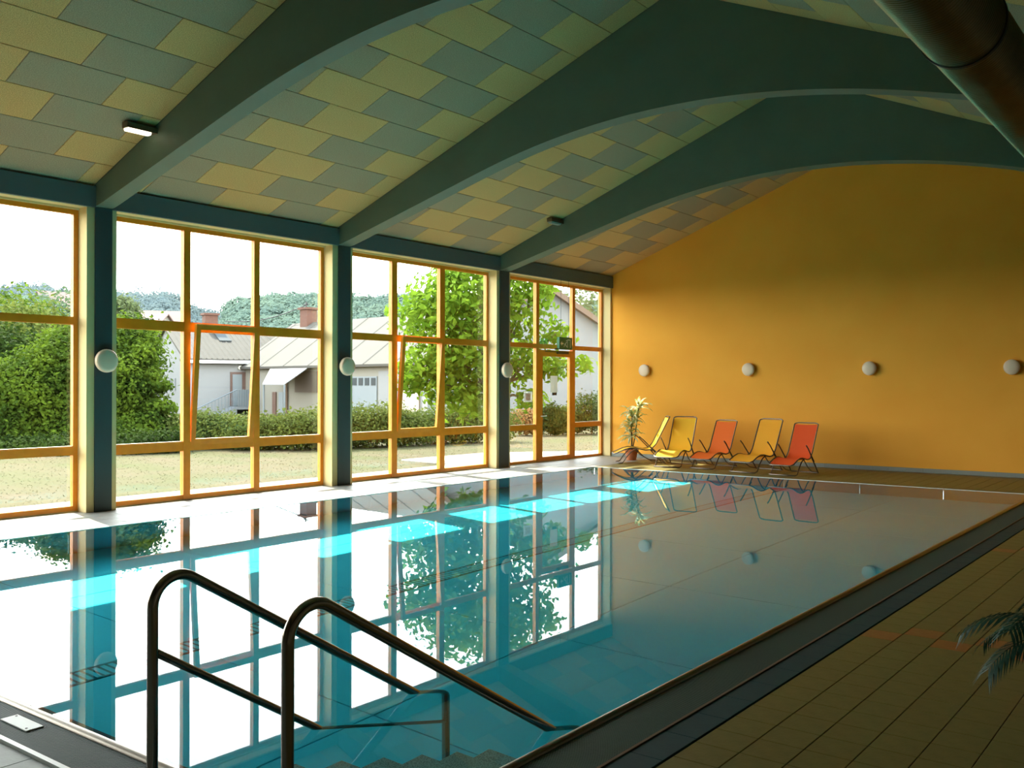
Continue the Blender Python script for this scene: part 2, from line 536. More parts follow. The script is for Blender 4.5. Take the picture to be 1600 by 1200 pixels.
def roof_z(x):
    return RIDGE_Z - (RIDGE_X - x) * SL if x < RIDGE_X else RIDGE_Z - (x - RIDGE_X) * SR


# ---------------------------------------------------------------- walls
# left wall: piers between the glazed bays and the lintel above
b = MB()
piers = [(YN, WINS[0][0])] + [(WINS[i][1], WINS[i + 1][0]) for i in range(4)] + [(WINS[4][1], L)]
for y0, y1 in piers:
    b.box(-0.32, 0.0, y0, y1, -0.02, 3.74)
b.box(-0.32, -0.02, YN, L, 3.74, 4.15)
for y0, y1 in WINS:
    b.box(-0.32, -0.17, y0, y1, 3.715, 3.74)
    b.box(-0.32, -0.20, y0, y1, -0.06, 0.015)
tag(part('wall_left', b, M['plaster_cream']), kind='structure')
# far gable wall
b = MB()
b.prism([(-0.32, -0.02), (XR + .2, -0.02), (XR + .2, roof_z(XR + .2) + .05), (RIDGE_X, RIDGE_Z + .05), (-0.32, roof_z(-.32) + .05)], 'y', L, L + .3)
tag(part('wall_far', b, M['plaster_yellow']), kind='structure')
b = MB()
b.prism([(-0.32, -0.02), (XR + .2, -0.02), (XR + .2, roof_z(XR + .2) + .05), (RIDGE_X, RIDGE_Z + .05), (-0.32, roof_z(-.32) + .05)], 'y', YN - .3, YN)
tag(part('wall_near', b, M['plaster_plain']), kind='structure')
b = MB().box(XR, XR + .2, YN, L, -0.02, roof_z(XR) + .05)
tag(part('wall_right', b, M['plaster_plain']), kind='structure')
# skirting along the far wall, cut in long tiles
b = MB()
tag(part('baseboard_far', MB().box(0.0, XR, L - .012, L, 0, .078), M['grout']), kind='structure')
sk = bpy.data.objects['baseboard_far']
me = MB().box(0, .296, 0, .012, 0, .073).mesh('skirting_tile', M['skirting'])
for i in range(41):
    put('skirting_tile', me, sk, (0.002 + i * .3, L - .020, .002))

# ---------------------------------------------------------------- floor slabs and tiles
b = MB()
b.box(-0.32, PX0 - .02, YN, L, -.25, -.012)
b.box(PX1 + .28, XR, YN, L, -.25, -.012)
b.box(PX0 - .02, PX1 + .28, PY1 + .02, L, -.25, -.012)
b.box(PX0 - .02, PX1 + .28, YN, 1.99, -.25, -.012)
floor = tag(part('floor', b, M['grout']), kind='structure')
T = .206
tile_cache = {}


def tile_me(sx, sy, m, c=.0015):
    k = (round(sx, 3), round(sy, 3), m.name)
    if k not in tile_cache:
        tile_cache[k] = MB().chbox(0, sx, 0, sy, -.012, 0, c).mesh('floor_tile', m)
    return tile_cache[k]


# right-hand floor: 0.2 m tiles, a zigzag of rust tiles every four metres
cand, rest = [], {'beige': MB(), 'rust': MB()}
x0r = 9.295
nrow = int((L - YN) / T)
for i in range(int((XR - x0r) / T) + 1):
    for j in range(nrow + 1):
        x, y = x0r + i * T, 6.10 + (j - int((6.10 - YN) / T)) * T
        x1, y1 = min(x + T, XR), min(y + T, L)
        if x1 - x < .03 or y1 - y < .03:
            continue
        row = round((y - 6.10) / T)
        orange = (row % 19 == 0 and i % 2 == 0) or (row % 19 == 1 and i % 2 == 1)
        c = (x + T / 2, y + T / 2, 0)
        d = -(CAMINV @ Vector(c)).z
        cand.append((d if inframe(c, 40) and d < 11 else 1e6, x, y, x1, y1, orange))
cand.sort()
for k, (d, x, y, x1, y1, orange) in enumerate(cand):
    if d < 1e5 and k < 298:
        put('floor_tile', tile_me(x1 - x - .004, y1 - y - .004, M['tile_orange'] if orange else M['floor_tile']), floor,
            (x + .002, y + .002, 0))
    else:
        rest['rust' if orange else 'beige'].chbox(x + .002, x1 - .002, y + .002, y1 - .002, -.012, 0, .0015)
tag(part('floor_tile_field', rest['beige'], M['floor_tile'], floor), kind='stuff')
tag(part('rust_tile_field', rest['rust'], M['tile_orange'], floor), 'rust orange tiles', kind='stuff')
# window-side and far decks
b = MB()
TD = .30
y = YN
j = 0
while y < L:
    y1 = min(y + TD, L)
    for x, x1 in [(-.20, .10), (.10, .40), (.40, .70), (.70, 1.00), (1.00, 1.215)]:
        b.chbox(x + .003, x1 - .003, y + .003, y1 - .003, -.012, 0, .0015)
    y += TD
tag(part('deck_tile_field', b, M['deck_tile'], floor), 'pale tiles along the windows', kind='stuff')
b = MB()
x = 1.225
while x < 9.09:
    x1 = min(x + T, 9.09)
    y = PY1 + .035
    while y < L - .03:
        y1 = min(y + T, L)
        b.chbox(x + .003, x1 - .003, y + .003, y1 - .003, -.012, 0, .0015)
        y += T
    x += T
tag(part('far_tile_field', b, M['floor_tile'], floor), 'beige tiles of the far deck', kind='stuff')
# near deck: large grey-green tiles
k = 0
for i in range(28):
    for j in range(6):
        x, y1 = 9.10 - .32 * (i + 1), 1.965 - .32 * j
        if x < -.2:
            continue
        c = (x + .16, y1 - .16, 0)
        put('floor_tile', tile_me(.316, .316, M['tile_grey']), floor, (x + .002, y1 - .318, 0)) if inframe(c, 120) else None
b = MB()
for i in range(28):
    for j in range(16):
        x, y1 = 9.10 - .32 * (i + 1), 1.965 - .32 * j
        if x < -.2 or inframe((x + .16, y1 - .16, 0), 120) and j < 6 or y1 - .32 < YN:
            continue
        b.chbox(x + .002, x + .318, y1 - .318, y1 - .002, -.012, 0, .0015)
tag(part('near_tile_field', b, M['tile_grey'], floor), 'grey green tiles of the near deck', kind='stuff')
# deep blue band along the right edge with a brown joint
for j in range(52):
    y = 2.0 + j * .312
    y1 = min(y + .312, L)
    if y < L - .02:
        put('edge_tile', tile_me(.158, y1 - y - .003, M['tile_blue'], .001), floor, (9.125, y, .0))
part('expansion_joint', MB().box(9.108, 9.122, 1.99, L, -.012, .004), M['brown_joint'], floor)
part('edge_trim', MB().box(PX0 - .02, 9.108, 1.968, 1.992, -.012, .012), M['white_trim'], floor)['label'] = 'white edge trim'

# ---------------------------------------------------------------- pool
pool = empty('swimming_pool', ((PX0 + PX1) / 2, (PY0 + PY1) / 2, -1.35))
tag(pool, 'turquoise rectangular swimming pool with a steel rim in the hall floor', 'pool')
ox, oy, oz = pool.location
PZ = -1.35


def ppart(name, mb, m, smooth=False, parent=None):
    o = part(name, mb, m, parent or pool, smooth)
    if parent is None:
        o.location = (-ox, -oy, -oz)
    return o


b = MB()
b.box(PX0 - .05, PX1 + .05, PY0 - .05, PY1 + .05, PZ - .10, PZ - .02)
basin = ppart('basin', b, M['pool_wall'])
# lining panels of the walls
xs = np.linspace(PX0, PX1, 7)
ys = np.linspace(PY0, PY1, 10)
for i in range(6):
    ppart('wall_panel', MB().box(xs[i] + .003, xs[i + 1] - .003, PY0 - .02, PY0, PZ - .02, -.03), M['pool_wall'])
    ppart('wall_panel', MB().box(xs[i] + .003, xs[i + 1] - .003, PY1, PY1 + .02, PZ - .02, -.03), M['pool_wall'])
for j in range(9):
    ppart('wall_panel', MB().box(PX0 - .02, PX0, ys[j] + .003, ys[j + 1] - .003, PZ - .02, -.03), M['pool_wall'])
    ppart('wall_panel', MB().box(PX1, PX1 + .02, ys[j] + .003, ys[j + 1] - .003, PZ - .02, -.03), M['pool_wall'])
# floor plates
SX0, SX1 = 4.89, 5.12
xs = [PX0, 3.06, SX0 - .01, SX1 + .01, 6.95, PX1]
ys = np.linspace(PY0, PY1, 8)
for i in range(5):
    if i == 2:
        continue
    for j in range(7):
        b = MB().chbox(xs[i] + .005, xs[i + 1] - .005, ys[j] + .005, ys[j + 1] - .005, PZ - .02, PZ, .003)
        ppart('floor_plate', b, M['pool_steel'])
# inlet grille strip in the pool floor
gr = ppart('inlet_channel', MB().box(SX0, SX1, PY0 + .3, PY1 - .3, PZ - .02, PZ - .006), M['grille'])
b = MB()
for s0 in (SX0, SX1 - .02):
    b.box(s0, s0 + .02, PY0 + .3, PY1 - .3, PZ - .01, PZ + .004)
o = part('channel_frame', b, M['grille'], gr)
b = MB()
yy = PY0 + .32
while yy < PY1 - .32:
    b.box(SX0 + .02, SX1 - .02, yy, yy + .035, PZ - .01, PZ + .001)
    yy += .06
tag(part('grille_bar', b, M['pool_steel'], gr), kind='stuff')
# rim: rolled steel edge all round, with a dark overflow lip inside
b = MB()
zr = -.012
for P in [[(PX0, PY0, zr), (PX1, PY0, zr)], [(PX1, PY0, zr), (PX1, PY1, zr)], [(PX1, PY1, zr), (PX0, PY1, zr)], [(PX0, PY1, zr), (PX0, PY0, zr)]]:
    pass
r_ = .026
b.tube([(PX0 - .0, PY0, zr), (PX1, PY0, zr)], r_, 14)
b.tube([(PX1, PY0, zr), (PX1, PY1, zr)], r_, 14)
ppart('steel_rim', b, M['rim'], True)
b = MB()
b.box(PX0 - .03, PX1, PY1, PY1 + .03, -.04, -.001)
b.box(PX0 - .03, PX0, PY0, PY1, -.04, -.001)
ppart('deck_level_edge', b, M['white_trim'])
b = MB()
b.box(PX0, PX1 - .02, PY0 + .02, PY0 + .075, -.05, -.035)
ppart('overflow_lip', b, M['gutter'])
# gutters with their gratings
b = MB()
b.box(PX1 + .026, 9.10, 1.99, PY1 + .3, -.10, -.07)
b.box(PX0, PX1 + .03, 1.99, PY0 - .026, -.10, -.07)
ppart('gutter_channel', b, M['gutter'])
b = MB()
yy = 2.0
while yy < L - .02:
    b.box(PX1 + .03, 9.106, yy, yy + .0078, -.018, -.002)
    yy += .0125
for xx in (8.87, 8.94, 9.01, 9.08):
    b.box(xx, xx + .006, 1.995, L - .02, -.018, -.004)
tag(ppart('side_grating', b, M['grate']), 'long grating along the right edge', kind='stuff')
b = MB()
xx = PX0
while xx < PX1 + .02:
    b.box(xx, xx + .0075, 1.995, PY0 - .03, -.018, -.002)
    xx += .0135
for yy in (2.03, 2.085, 2.14, 2.19):
    b.box(PX0, PX1 + .02, yy, yy + .006, -.018, -.004)
tag(ppart('end_grating', b, M['grate']), 'ribbed grating along the near edge', kind='stuff')
# steps
for k in range(6):
    y0 = 2.50 + .272 * k
    z = -.25 - .184 * k
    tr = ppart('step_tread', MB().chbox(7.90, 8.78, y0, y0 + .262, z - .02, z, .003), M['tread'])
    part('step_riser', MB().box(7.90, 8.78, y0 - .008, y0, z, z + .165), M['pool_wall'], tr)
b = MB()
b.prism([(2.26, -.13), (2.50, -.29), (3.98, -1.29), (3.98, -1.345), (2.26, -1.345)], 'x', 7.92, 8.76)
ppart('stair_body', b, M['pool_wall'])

# water
b = MB().add([(PX0, PY0, 0), (PX1, PY0, 0), (PX1, PY1, 0), (PX0, PY1, 0)], [(0, 1, 2, 3)])
wat = part('pool_water', b, M['water'], None, True)
wat.location = (0, 0, -.006)
wat.cycles.is_caustics_caster = True
for o_ in pool.children_recursive:
    if o_.type == 'MESH':
        o_.cycles.is_caustics_receiver = True
tag(wat, 'still clear water filling the pool to the brim, mirroring the windows', 'water')

# cover plate on the grating
cp = part('cover_plate', MB().chbox(6.60, 6.85, 2.095, 2.175, -.002, .004, .001), M['white_plastic'])
tag(cp, 'small white plastic plate screwed onto the ribbed gutter grating', 'plate')
for hx, hy in ((6.62, 2.16), (6.82, 2.11)):
    part('screw_hole', MB().lathe([(.006, .004), (.006, .0052)], 10, (hx, hy, 0)), M['black'], cp)


# ---------------------------------------------------------------- handrails
def arc_path(x, rail):
    py, ztop, slope, wy = rail
    pts = [(x, py, -.02), (x, py, .35), (x, py, ztop - .10)]
    # bend from vertical to the downward slope
    R = .115
    a_end = math.pi / 2 + math.atan(slope)
    cy, cz = py + R, ztop - .10
    for i in range(1, 13):
        a = math.pi - (a_end) * i / 12
        pts.append((x, cy + R * math.cos(a), cz + R * math.sin(a)))
    return pts


def handrail(x, py, ztop, hit, under, label, low=None, lowunder=None):
    t = empty('handrail', (x, py, 0))
    tag(t, label, 'handrail', 'steel handrails at the pool steps')
    def rel(p):
        return (p[0] - x, p[1] - py, p[2])
    p = arc_path(x, (py, ztop, .632, hit))
    p.append((x, hit, 0.0))
    p += [(x, hit + .02, -.013)]
    p += under
    b = MB().tube([rel(q) for q in p], .0215, 16)
    part('top_rail', b, M['rail'], t, True)
    if low:
        q = [(x, low[0], low[1]), (x, low[2], low[3])] + lowunder
        part('lower_rail', MB().tube([rel(a) for a in q], .0165, 14), M['rail'], t, True)
    part('post_flange', MB().lathe([(.045, -.02), (.045, -.008), (.03, -.004), (.022, .0)], 20), M['rail'], t, True)
    return t


handrail(7.84, 2.105, .795, 3.575, [(7.84, 3.76, -.125), (7.84, 3.80, -.16), (7.84, 3.822, -.20), (7.84, 3.828, -.24), (7.84, 3.83, -1.14)],
         'left steel handrail of the pool steps, with a second bar below it',
         (2.12, .52, 2.915, .01), [(7.84, 3.828, -.618)])
handrail(8.69, 2.070, .805, 3.575, [(8.69, 3.76, -.125), (8.69, 3.80, -.16), (8.69, 3.822, -.20), (8.69, 3.828, -.24), (8.69, 3.83, -1.14)],
         'right steel handrail, the one nearer the right pool edge')

# ---------------------------------------------------------------- columns, cornice, beams
names = ['out of view', 'nearest', 'second', 'third', 'farthest']
for i, (y0, y1) in enumerate(COLS):
    if i == 0:
        continue
    o = part('column', MB().box(-.06, .022, y0, y1, 0, 3.745), M['column'])
    lab = {1: 'dark blue window column out of view to the left of the first window',
           2: 'dark blue column left in the photo, between first and second window',
           3: 'dark blue column between the second and third window',
           4: 'dark blue column beside the window with the glass door'}[i]
    tag(o, lab, 'column', 'dark blue window columns')
seg = [(YN, 2.20), (2.42, 6.20), (6.42, 10.17), (10.42, 14.24), (14.52, L)]
for i, (y0, y1) in enumerate(seg):
    o = part('trim_%d' % (i + 1), MB().box(-.06, .035, y0, y1, 3.743, 4.0), M['cornice'])
    tag(o, kind='structure')

under = []
for k_ in range(25):
    x_ = RIDGE_X * k_ / 24
    z_ = 3.74 + .268 * x_ if x_ < 2.9 else 4.517 + .268 * (x_ - 2.9) - .134 / 2.92 * (x_ - 2.9) ** 2
    under.append((x_, z_))
prof = under + [(2 * RIDGE_X - x, z) for x, z in reversed(under[:-1])]
prof = [(-.05, 3.745)] + prof + [(XR, 3.70), (XR, roof_z(XR) + .02), (RIDGE_X, RIDGE_Z + .0), (-.05, roof_z(-.05))]


def beam_mesh(y0, y1):
    vs, fs = [], []
    lo = under + [(2 * RIDGE_X - x, z) for x, z in reversed(under[:-1])]
    lo = [(-.05, 3.735)] + lo
    # refine
    pts = []
    for (a, za), (c, zc) in zip(lo[:-1], lo[1:]):
        for k in range(3):
            pts.append((a + (c - a) * k / 3, za + (zc - za) * k / 3))
    pts.append(lo[-1])
    # smooth the underside
    z = np.array([p[1] for p in pts])
    for _ in range(4):
        z[1:-1] = (z[:-2] + 2 * z[1:-1] + z[2:]) / 4
    pts = [(p[0], float(q)) for p, q in zip(pts, z)]
    n = len(pts)
    for yy in (y0, y1):
        for x, zz in pts:
            vs.append((x, yy, zz))
        for x, zz in pts:
            vs.append((x, yy, max(roof_z(x), zz + .02)))
    for i in range(n - 1):
        fs.append((i, i + 1, n + i + 1, n + i))
        o = 2 * n
        fs.append((o + i, o + n + i, o + n + i + 1, o + i + 1))
        fs.append((i, o + i, o + i + 1, i + 1))
        fs.append((n + i, n + i + 1, o + n + i + 1, o + n + i))
    fs.append((0, n, 3 * n, 2 * n))
    fs.append((n - 1, 3 * n - 1, 4 * n - 1, 2 * n - 1)[::1] if False else (n - 1, 2 * n - 1, 4 * n - 1, 3 * n - 1))
    return MB().add(vs, fs)


for i, (y0, y1) in enumerate(COLS):
    if i < 1:
        continue
    o = part('arched_beam', beam_mesh(y0, y1), M['beam'])
    lab = {1: 'arched blue green roof beam closest to the camera, above it',
           2: 'arched blue green roof beam starting left in the photo, carrying the lit lamp',
           3: 'middle arched blue green roof beam, from the column between second and third window',
           4: 'arched blue green roof beam nearest the yellow wall'}[i]
    tag(o, lab, 'beam', 'arched roof beams')

# ---------------------------------------------------------------- ceiling
TH = .02
roof = MB()
a = math.atan(SL)
c_ = math.atan(SR)
roof.prism([(-.32, roof_z(-.32) + .03), (RIDGE_X, RIDGE_Z + .03), (RIDGE_X, RIDGE_Z + .3), (-.32, roof_z(-.32) + .3)], 'y', YN - .3, L + .3)
ceil_l = tag(part('ceiling', roof, M['roof_slab']), kind='structure')
roof = MB()
roof.prism([(RIDGE_X, RIDGE_Z + .03), (XR + .2, roof_z(XR + .2) + .03), (XR + .2, roof_z(XR + .2) + .3), (RIDGE_X, RIDGE_Z + .3)], 'y', YN - .3, L + .3)
ceil_r = tag(part('ceiling', roof, M['roof_slab']), kind='structure')
pcache = {}


def panel_me(w_, l_, m):
    k = (round(w_, 3), round(l_, 3), m.name)
    if k not in pcache:
        c = .004
        mb = MB()
        x0, x1, y0, y1 = .003, w_ - .003, .003, l_ - .003
        mb.add([(x0 + c, y0 + c, 0), (x1 - c, y0 + c, 0), (x1 - c, y1 - c, 0), (x0 + c, y1 - c, 0),
                (x0, y0, c), (x1, y0, c), (x1, y1, c), (x0, y1, c),
                (x0, y0, TH), (x1, y0, TH), (x1, y1, TH), (x0, y1, TH)],
               [(0, 1, 2, 3), (0, 4, 5, 1), (1, 5, 6, 2), (2, 6, 7, 3), (3, 7, 4, 0),
                (4, 8, 9, 5), (5, 9, 10, 6), (6, 10, 11, 7), (7, 11, 8, 4), (8, 11, 10, 9)])
        pcache[k] = mb.mesh('ceiling_panel', m)
    return pcache[k]


bays = [(-1.62, 2.20, .97), (2.42, 6.20, 4.97), (6.42, 10.17, 8.82), (10.42, 14.24, 12.79), (14.52, L, 16.80)]
far_p = {'l': [MB(), MB()], 'r': [MB(), MB()]}
ROW = .505
count = {'l': 0, 'r': 0}
for side in 'lr':
    slope = SL if side == 'l' else SR
    ang = math.atan(slope)
    for (b0, b1, ph) in bays:
        for r in range(12):
            xa = -.07 + r * ROW
            xb = min(xa + ROW, RIDGE_X - .002)
            if xb - xa < .05:
                continue
            p0 = ph + (0 if r % 2 == 0 else -.5)      # a blue panel starts here
            j0 = math.floor((b0 - p0) / 1.0) - 1
            for j in range(j0, j0 + 8):
                ya, yb = p0 + j, p0 + j + 1
                ya, yb = max(ya, b0), min(yb, b1)
                if yb - ya < .03:
                    continue
                blue = (j % 2 == 0)
                m = M['panel_blue'] if blue else M['panel_cream']
                wd = (xb - xa) / math.cos(ang)
                if side == 'l':
                    org = Vector((xa, ya, roof_z(xa)))
                    rot = (0, -ang, 0)
                    par = ceil_l
                else:
                    x2 = RIDGE_X * 2 - xb
                    org = Vector((x2, ya, roof_z(x2)))
                    rot = (0, ang, 0)
                    par = ceil_r
                mid = org + Vector(((xb - xa) / 2, (yb - ya) / 2, 0))
                if inframe(mid, 90) and count[side] < 298:
                    count[side] += 1
                    put('ceiling_panel', panel_me(wd, yb - ya, m), par, org, rot)
                else:
                    R_ = Matrix.Rotation(rot[1], 3, 'Y')
                    ex = R_ @ Vector((wd - .006, 0, 0))
                    ez = R_ @ Vector((0, 0, TH))
                    far_p[side][0 if blue else 1].obox(org + Vector((0, .003, 0)), ex, (0, yb - ya - .006, 0), ez)
for side, par in (('l', ceil_l), ('r', ceil_r)):
    for k, m in ((0, 'panel_blue'), (1, 'panel_cream')):
        if far_p[side][k].v:
            tag(part('ceiling_panel_field', far_p[side][k], M[m], par), kind='stuff')


# ---------------------------------------------------------------- windows
FX0, FX1 = -.265, -.200


def pane_mb(y0, y1, z0, z1):
    return MB().box(-.236, -.230, y0, y1, z0, z1)


def window(idx, y0, y1, muls, zt=(2.29, 2.40), zl=(.70, .80), sash_mid=True, door=False):
    ztop = 3.715
    b = MB()
    b.box(FX0, FX1, y0, y0 + .06, .015, ztop)
    b.box(FX0, FX1, y1 - .06, y1, .015, ztop)
    b.box(FX0, FX1, y0 + .06, y1 - .06, ztop - .055, ztop)
    if not door:
        b.box(FX0, FX1, y0 + .06, y1 - .06, .015, .075)
    else:
        b.box(FX0, FX1, y0 + .06, muls[0][0], .015, .055)
        b.box(FX0, FX1, muls[1][1], y1 - .06, .015, .055)
    wobj = tag(part('window_%d' % idx, b, M['timber']), kind='structure')
    for m0, m1 in muls:
        part('mullion', MB().box(FX0 - .004, FX1 + .008, m0, m1, .018, ztop - .05), M['timber'], wobj)
    cols = [(y0 + .06, muls[0][0]), (muls[0][1], muls[1][0]), (muls[1][1], y1 - .06)]
    for ci, (a0, a1) in enumerate(cols):
        part('transom', MB().box(FX0, FX1 + .004, a0, a1, *zt), M['timber'], wobj)
        if not (door and ci == 1):
            part('transom', MB().box(FX0, FX1 + .004, a0, a1, *zl), M['timber'], wobj)
            part('pane', pane_mb(a0, a1, .05, zl[0]), M['glass'], wobj)
            # pale glazing bead on top of the lower transom
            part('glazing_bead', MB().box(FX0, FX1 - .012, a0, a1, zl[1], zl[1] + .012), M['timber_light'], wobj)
        part('pane', pane_mb(a0, a1, zt[1], ztop - .055), M['glass'], wobj)
        if ci == 1 and sash_mid and not door:
            s = empty('sash', (FX1 + .004, 0, zl[1] - .045))
            s.parent = wobj
            s.rotation_euler = (0, math.radians(4.6), 0)
            h = zt[1] - .02 - (zl[1] - .045)
            q0, q1 = a0 + .012, a1 - .012
            fb = MB()
            fb.box(-.05, 0, q0, q0 + .07, 0, h)
            fb.box(-.05, 0, q1 - .07, q1, 0, h)
            fb.box(-.05, 0, q0 + .07, q1 - .07, 0, .08)
            fb.box(-.05, 0, q0 + .07, q1 - .07, h - .08, h)
            part('sash_frame', fb, M['timber'], s)
            part('pane', MB().box(-.03, -.024, q0 + .07, q1 - .07, .08, h - .08), M['glass'], s)
            # stays that hold the tilted sash
        elif not (door and ci == 1):
            part('pane', pane_mb(a0, a1, zl[1], zt[0]), M['glass'], wobj)
    return wobj


window(1, -1.46, 2.10, [(-.33, -.23), (.85, .95)], sash_mid=False)
window(2, 2.49, 6.10, [(3.62, 3.72), (4.80, 4.90)], zt=(2.305, 2.40), zl=(.70, .80), sash_mid=True)
window(3, 6.49, 10.06, [(7.575, 7.68), (8.735, 8.835)], zt=(2.29, 2.42), zl=(.67, .79))
window(4, 10.48, 14.16, [(11.56, 11.69), (12.775, 12.905)], zt=(2.31, 2.42), zl=(.67, .79))
window(5, 14.58, 18.24, [(15.70, 15.80), (17.02, 17.12)], zt=(2.33, 2.42), zl=(.67, .77), door=True)
# glass door in the last window
dr = tag(part('door_1', MB()
              .box(-.255, -.192, 15.80, 15.925, .02, 2.30).box(-.255, -.192, 16.915, 17.02, .02, 2.30)
              .box(-.255, -.192, 15.925, 16.915, 2.17, 2.30).box(-.255, -.192, 15.925, 16.915, .02, .10), M['timber']), kind='structure')
part('pane', MB().box(-.227, -.221, 15.925, 16.915, .10, 2.17), M['glass'], dr)
part('door_closer', MB().box(-.192, -.15, 16.42, 16.82, 2.23, 2.285).box(-.19, -.165, 16.0, 16.45, 2.26, 2.272), M['brown_case'], dr)
hd = part('door_handle', MB().tube([(-.185, 15.86, .94), (-.14, 15.86, .94), (-.14, 15.99, .945)], .011, 8), M['white_plastic'], dr, True)
# papers on the glass
pp = part('paper_notice', MB().box(-.229, -.2265, 15.33, 15.61, 1.235, 1.445), M['paper'])
tag(pp, 'square white notice with a pinkish print on the glass left of the door', 'notice')
part('print', MB().box(-.2265, -.226, 15.39, 15.55, 1.27, 1.41), M['paper_print'], pp)
pp = part('paper_notice', MB().box(-.2205, -.219, 16.24, 16.50, 1.42, 1.77), M['paper'])
tag(pp, 'tall white paper sheet stuck on the glass door', 'notice')
part('clip', MB().box(-.2205, -.214, 16.30, 16.46, 1.365, 1.42), M['black'], pp)


# ---------------------------------------------------------------- round lamps
def disc_lamp(axis, loc, label, group):
    s = 1
    t = empty('round_wall_lamp', loc)
    tag(t, label, 'lamp', group)
    if axis == 'x':
        part('base', MB().lathe([(.11, 0), (.11, .03)], 28, axis='x'), M['lamp_base'], t, True)
        part('diffuser', MB().lathe([(.125, .03), (.14, .04), (.145, .06), (.143, .085), (.132, .102), (.10, .112), (.05, .117), (.005, .118)], 32, axis='x'), M['lamp_white'], t, True)
    else:
        part('base', MB().lathe([(.10, 0), (.10, -.03)], 28, axis='y'), M['lamp_base'], t, True)
        part('diffuser', MB().lathe([(.115, -.03), (.128, -.04), (.133, -.06), (.131, -.08), (.12, -.095), (.09, -.104), (.045, -.108), (.005, -.109)], 32, axis='y'), M['lamp_white'], t, True)
    return t


for y, nm in ((6.31, 'round white lamp on the leftmost dark blue column in view'),
              (10.295, 'round white lamp on the column between second and third window'),
              (14.38, 'round white lamp on the column beside the glass door window')):
    disc_lamp('x', (.022, y, 1.86), nm, 'round lamps on the window columns')
for i, nm in enumerate(('round white wall lamp above the potted plant, nearest the windows',
                        'round white lamp on the yellow wall above the gap between the loungers',
                        'round white lamp on the yellow wall right of the loungers',
                        'round white lamp at the far right of the yellow wall')):
    disc_lamp('y', (.865 + 2.395 * i, L, 1.90), nm, 'round lamps on the yellow wall')

# batten lamps under the ceiling beside the beams
for yb, x, lit, lab in ((6.20, 1.30, True, 'small lit lamp under the ceiling against the left beam'),
                        (14.24, 1.42, False, 'small unlit lamp under the ceiling against the beam nearest the yellow wall')):
    z = roof_z(x) - .03
    t = empty('ceiling_lamp', (x, yb - .19, z))
    tag(t, lab, 'lamp')
    part('case', MB().box(-.055, .055, -.18, .19, -.055, .01), M['brown_case'], t)
    part('cover', MB().prism([(-.048, -.055), (.048, -.055), (.035, -.085), (-.035, -.085)], 'y', -.165, .12), M['bulb'] if lit else M['dull_cover'], t)

# exit sign
t = empty('exit_sign', (.08, 16.32, 2.31))
tag(t, 'green emergency exit sign hanging on two wires in front of the glass door window', 'sign')
part('case', MB().box(-.03, .03, -.235, .235, 0, .25), M['sign_green'], t)
fg = MB()
# pictogram on the hall side: doorway, running figure, arrow
def pl(pts):
    fg.prism([(q[0], q[1]) for q in pts], 'x', .030, .033)
pl([(.06, .04), (.06, .21), (.17, .21), (.17, .04), (.155, .04), (.155, .195), (.075, .195), (.075, .04)][::1])
pl([(-.02, .115), (.02, .165), (.035, .155), (-.005, .105)])
pl([(-.01, .11), (.04, .06), (.03, .045), (-.02, .095)])
pl([(-.03, .12), (-.055, .05), (-.07, .055), (-.045, .125)])
pl([(-.19, .12), (-.14, .165), (-.14, .135), (-.09, .135), (-.09, .105), (-.14, .105), (-.14, .075)])
fg.lathe([(.014, .030), (.014, .033)], 12, (0, .025, .185), 'x')
part('pictogram', fg, M['sign_white'], t)
for yy in (-.14, .14):
    part('wire', MB().tube([(0, yy, .25), (0, yy, 1.435)], .0035, 6), M['wire'], t)
part('arm', MB().box(-.012, .012, -.36, -.235, -.01, .02), M['brown_case'], t)

# ---------------------------------------------------------------- ventilation duct
DXc, DZc, DR = 9.81, 3.82, .25
t = empty('ventilation_duct', (DXc, 0, DZc))
tag(t, 'galvanised spiral ventilation duct crossing below the roof beams at upper right', 'duct')
prof_d = []
y = YN + .02
while y < L - .02:
    prof_d += [(DR, y), (DR, y + .022), (DR + .0035, y + .026), (DR + .0035, y + .031), (DR, y + .035)]
    y += .035
part('pipe', MB().lathe(prof_d, 48, axis='y'), M['duct'], t, True)
for k, yy in enumerate((2.8, 6.45, 10.6, 14.8)):
    jb = part('joint_ring', MB().lathe([(DR + .004, yy - .02), (DR + .014, yy - .018), (DR + .014, yy + .018), (DR + .004, yy + .02)], 48, axis='y'), M['black'], t, True)
    zt = roof_z(DXc) - DZc
    part('hanger_wire', MB().tube([(.0, yy, DR + .01), (.0, yy, zt)], .004, 6), M['wire'], jb)


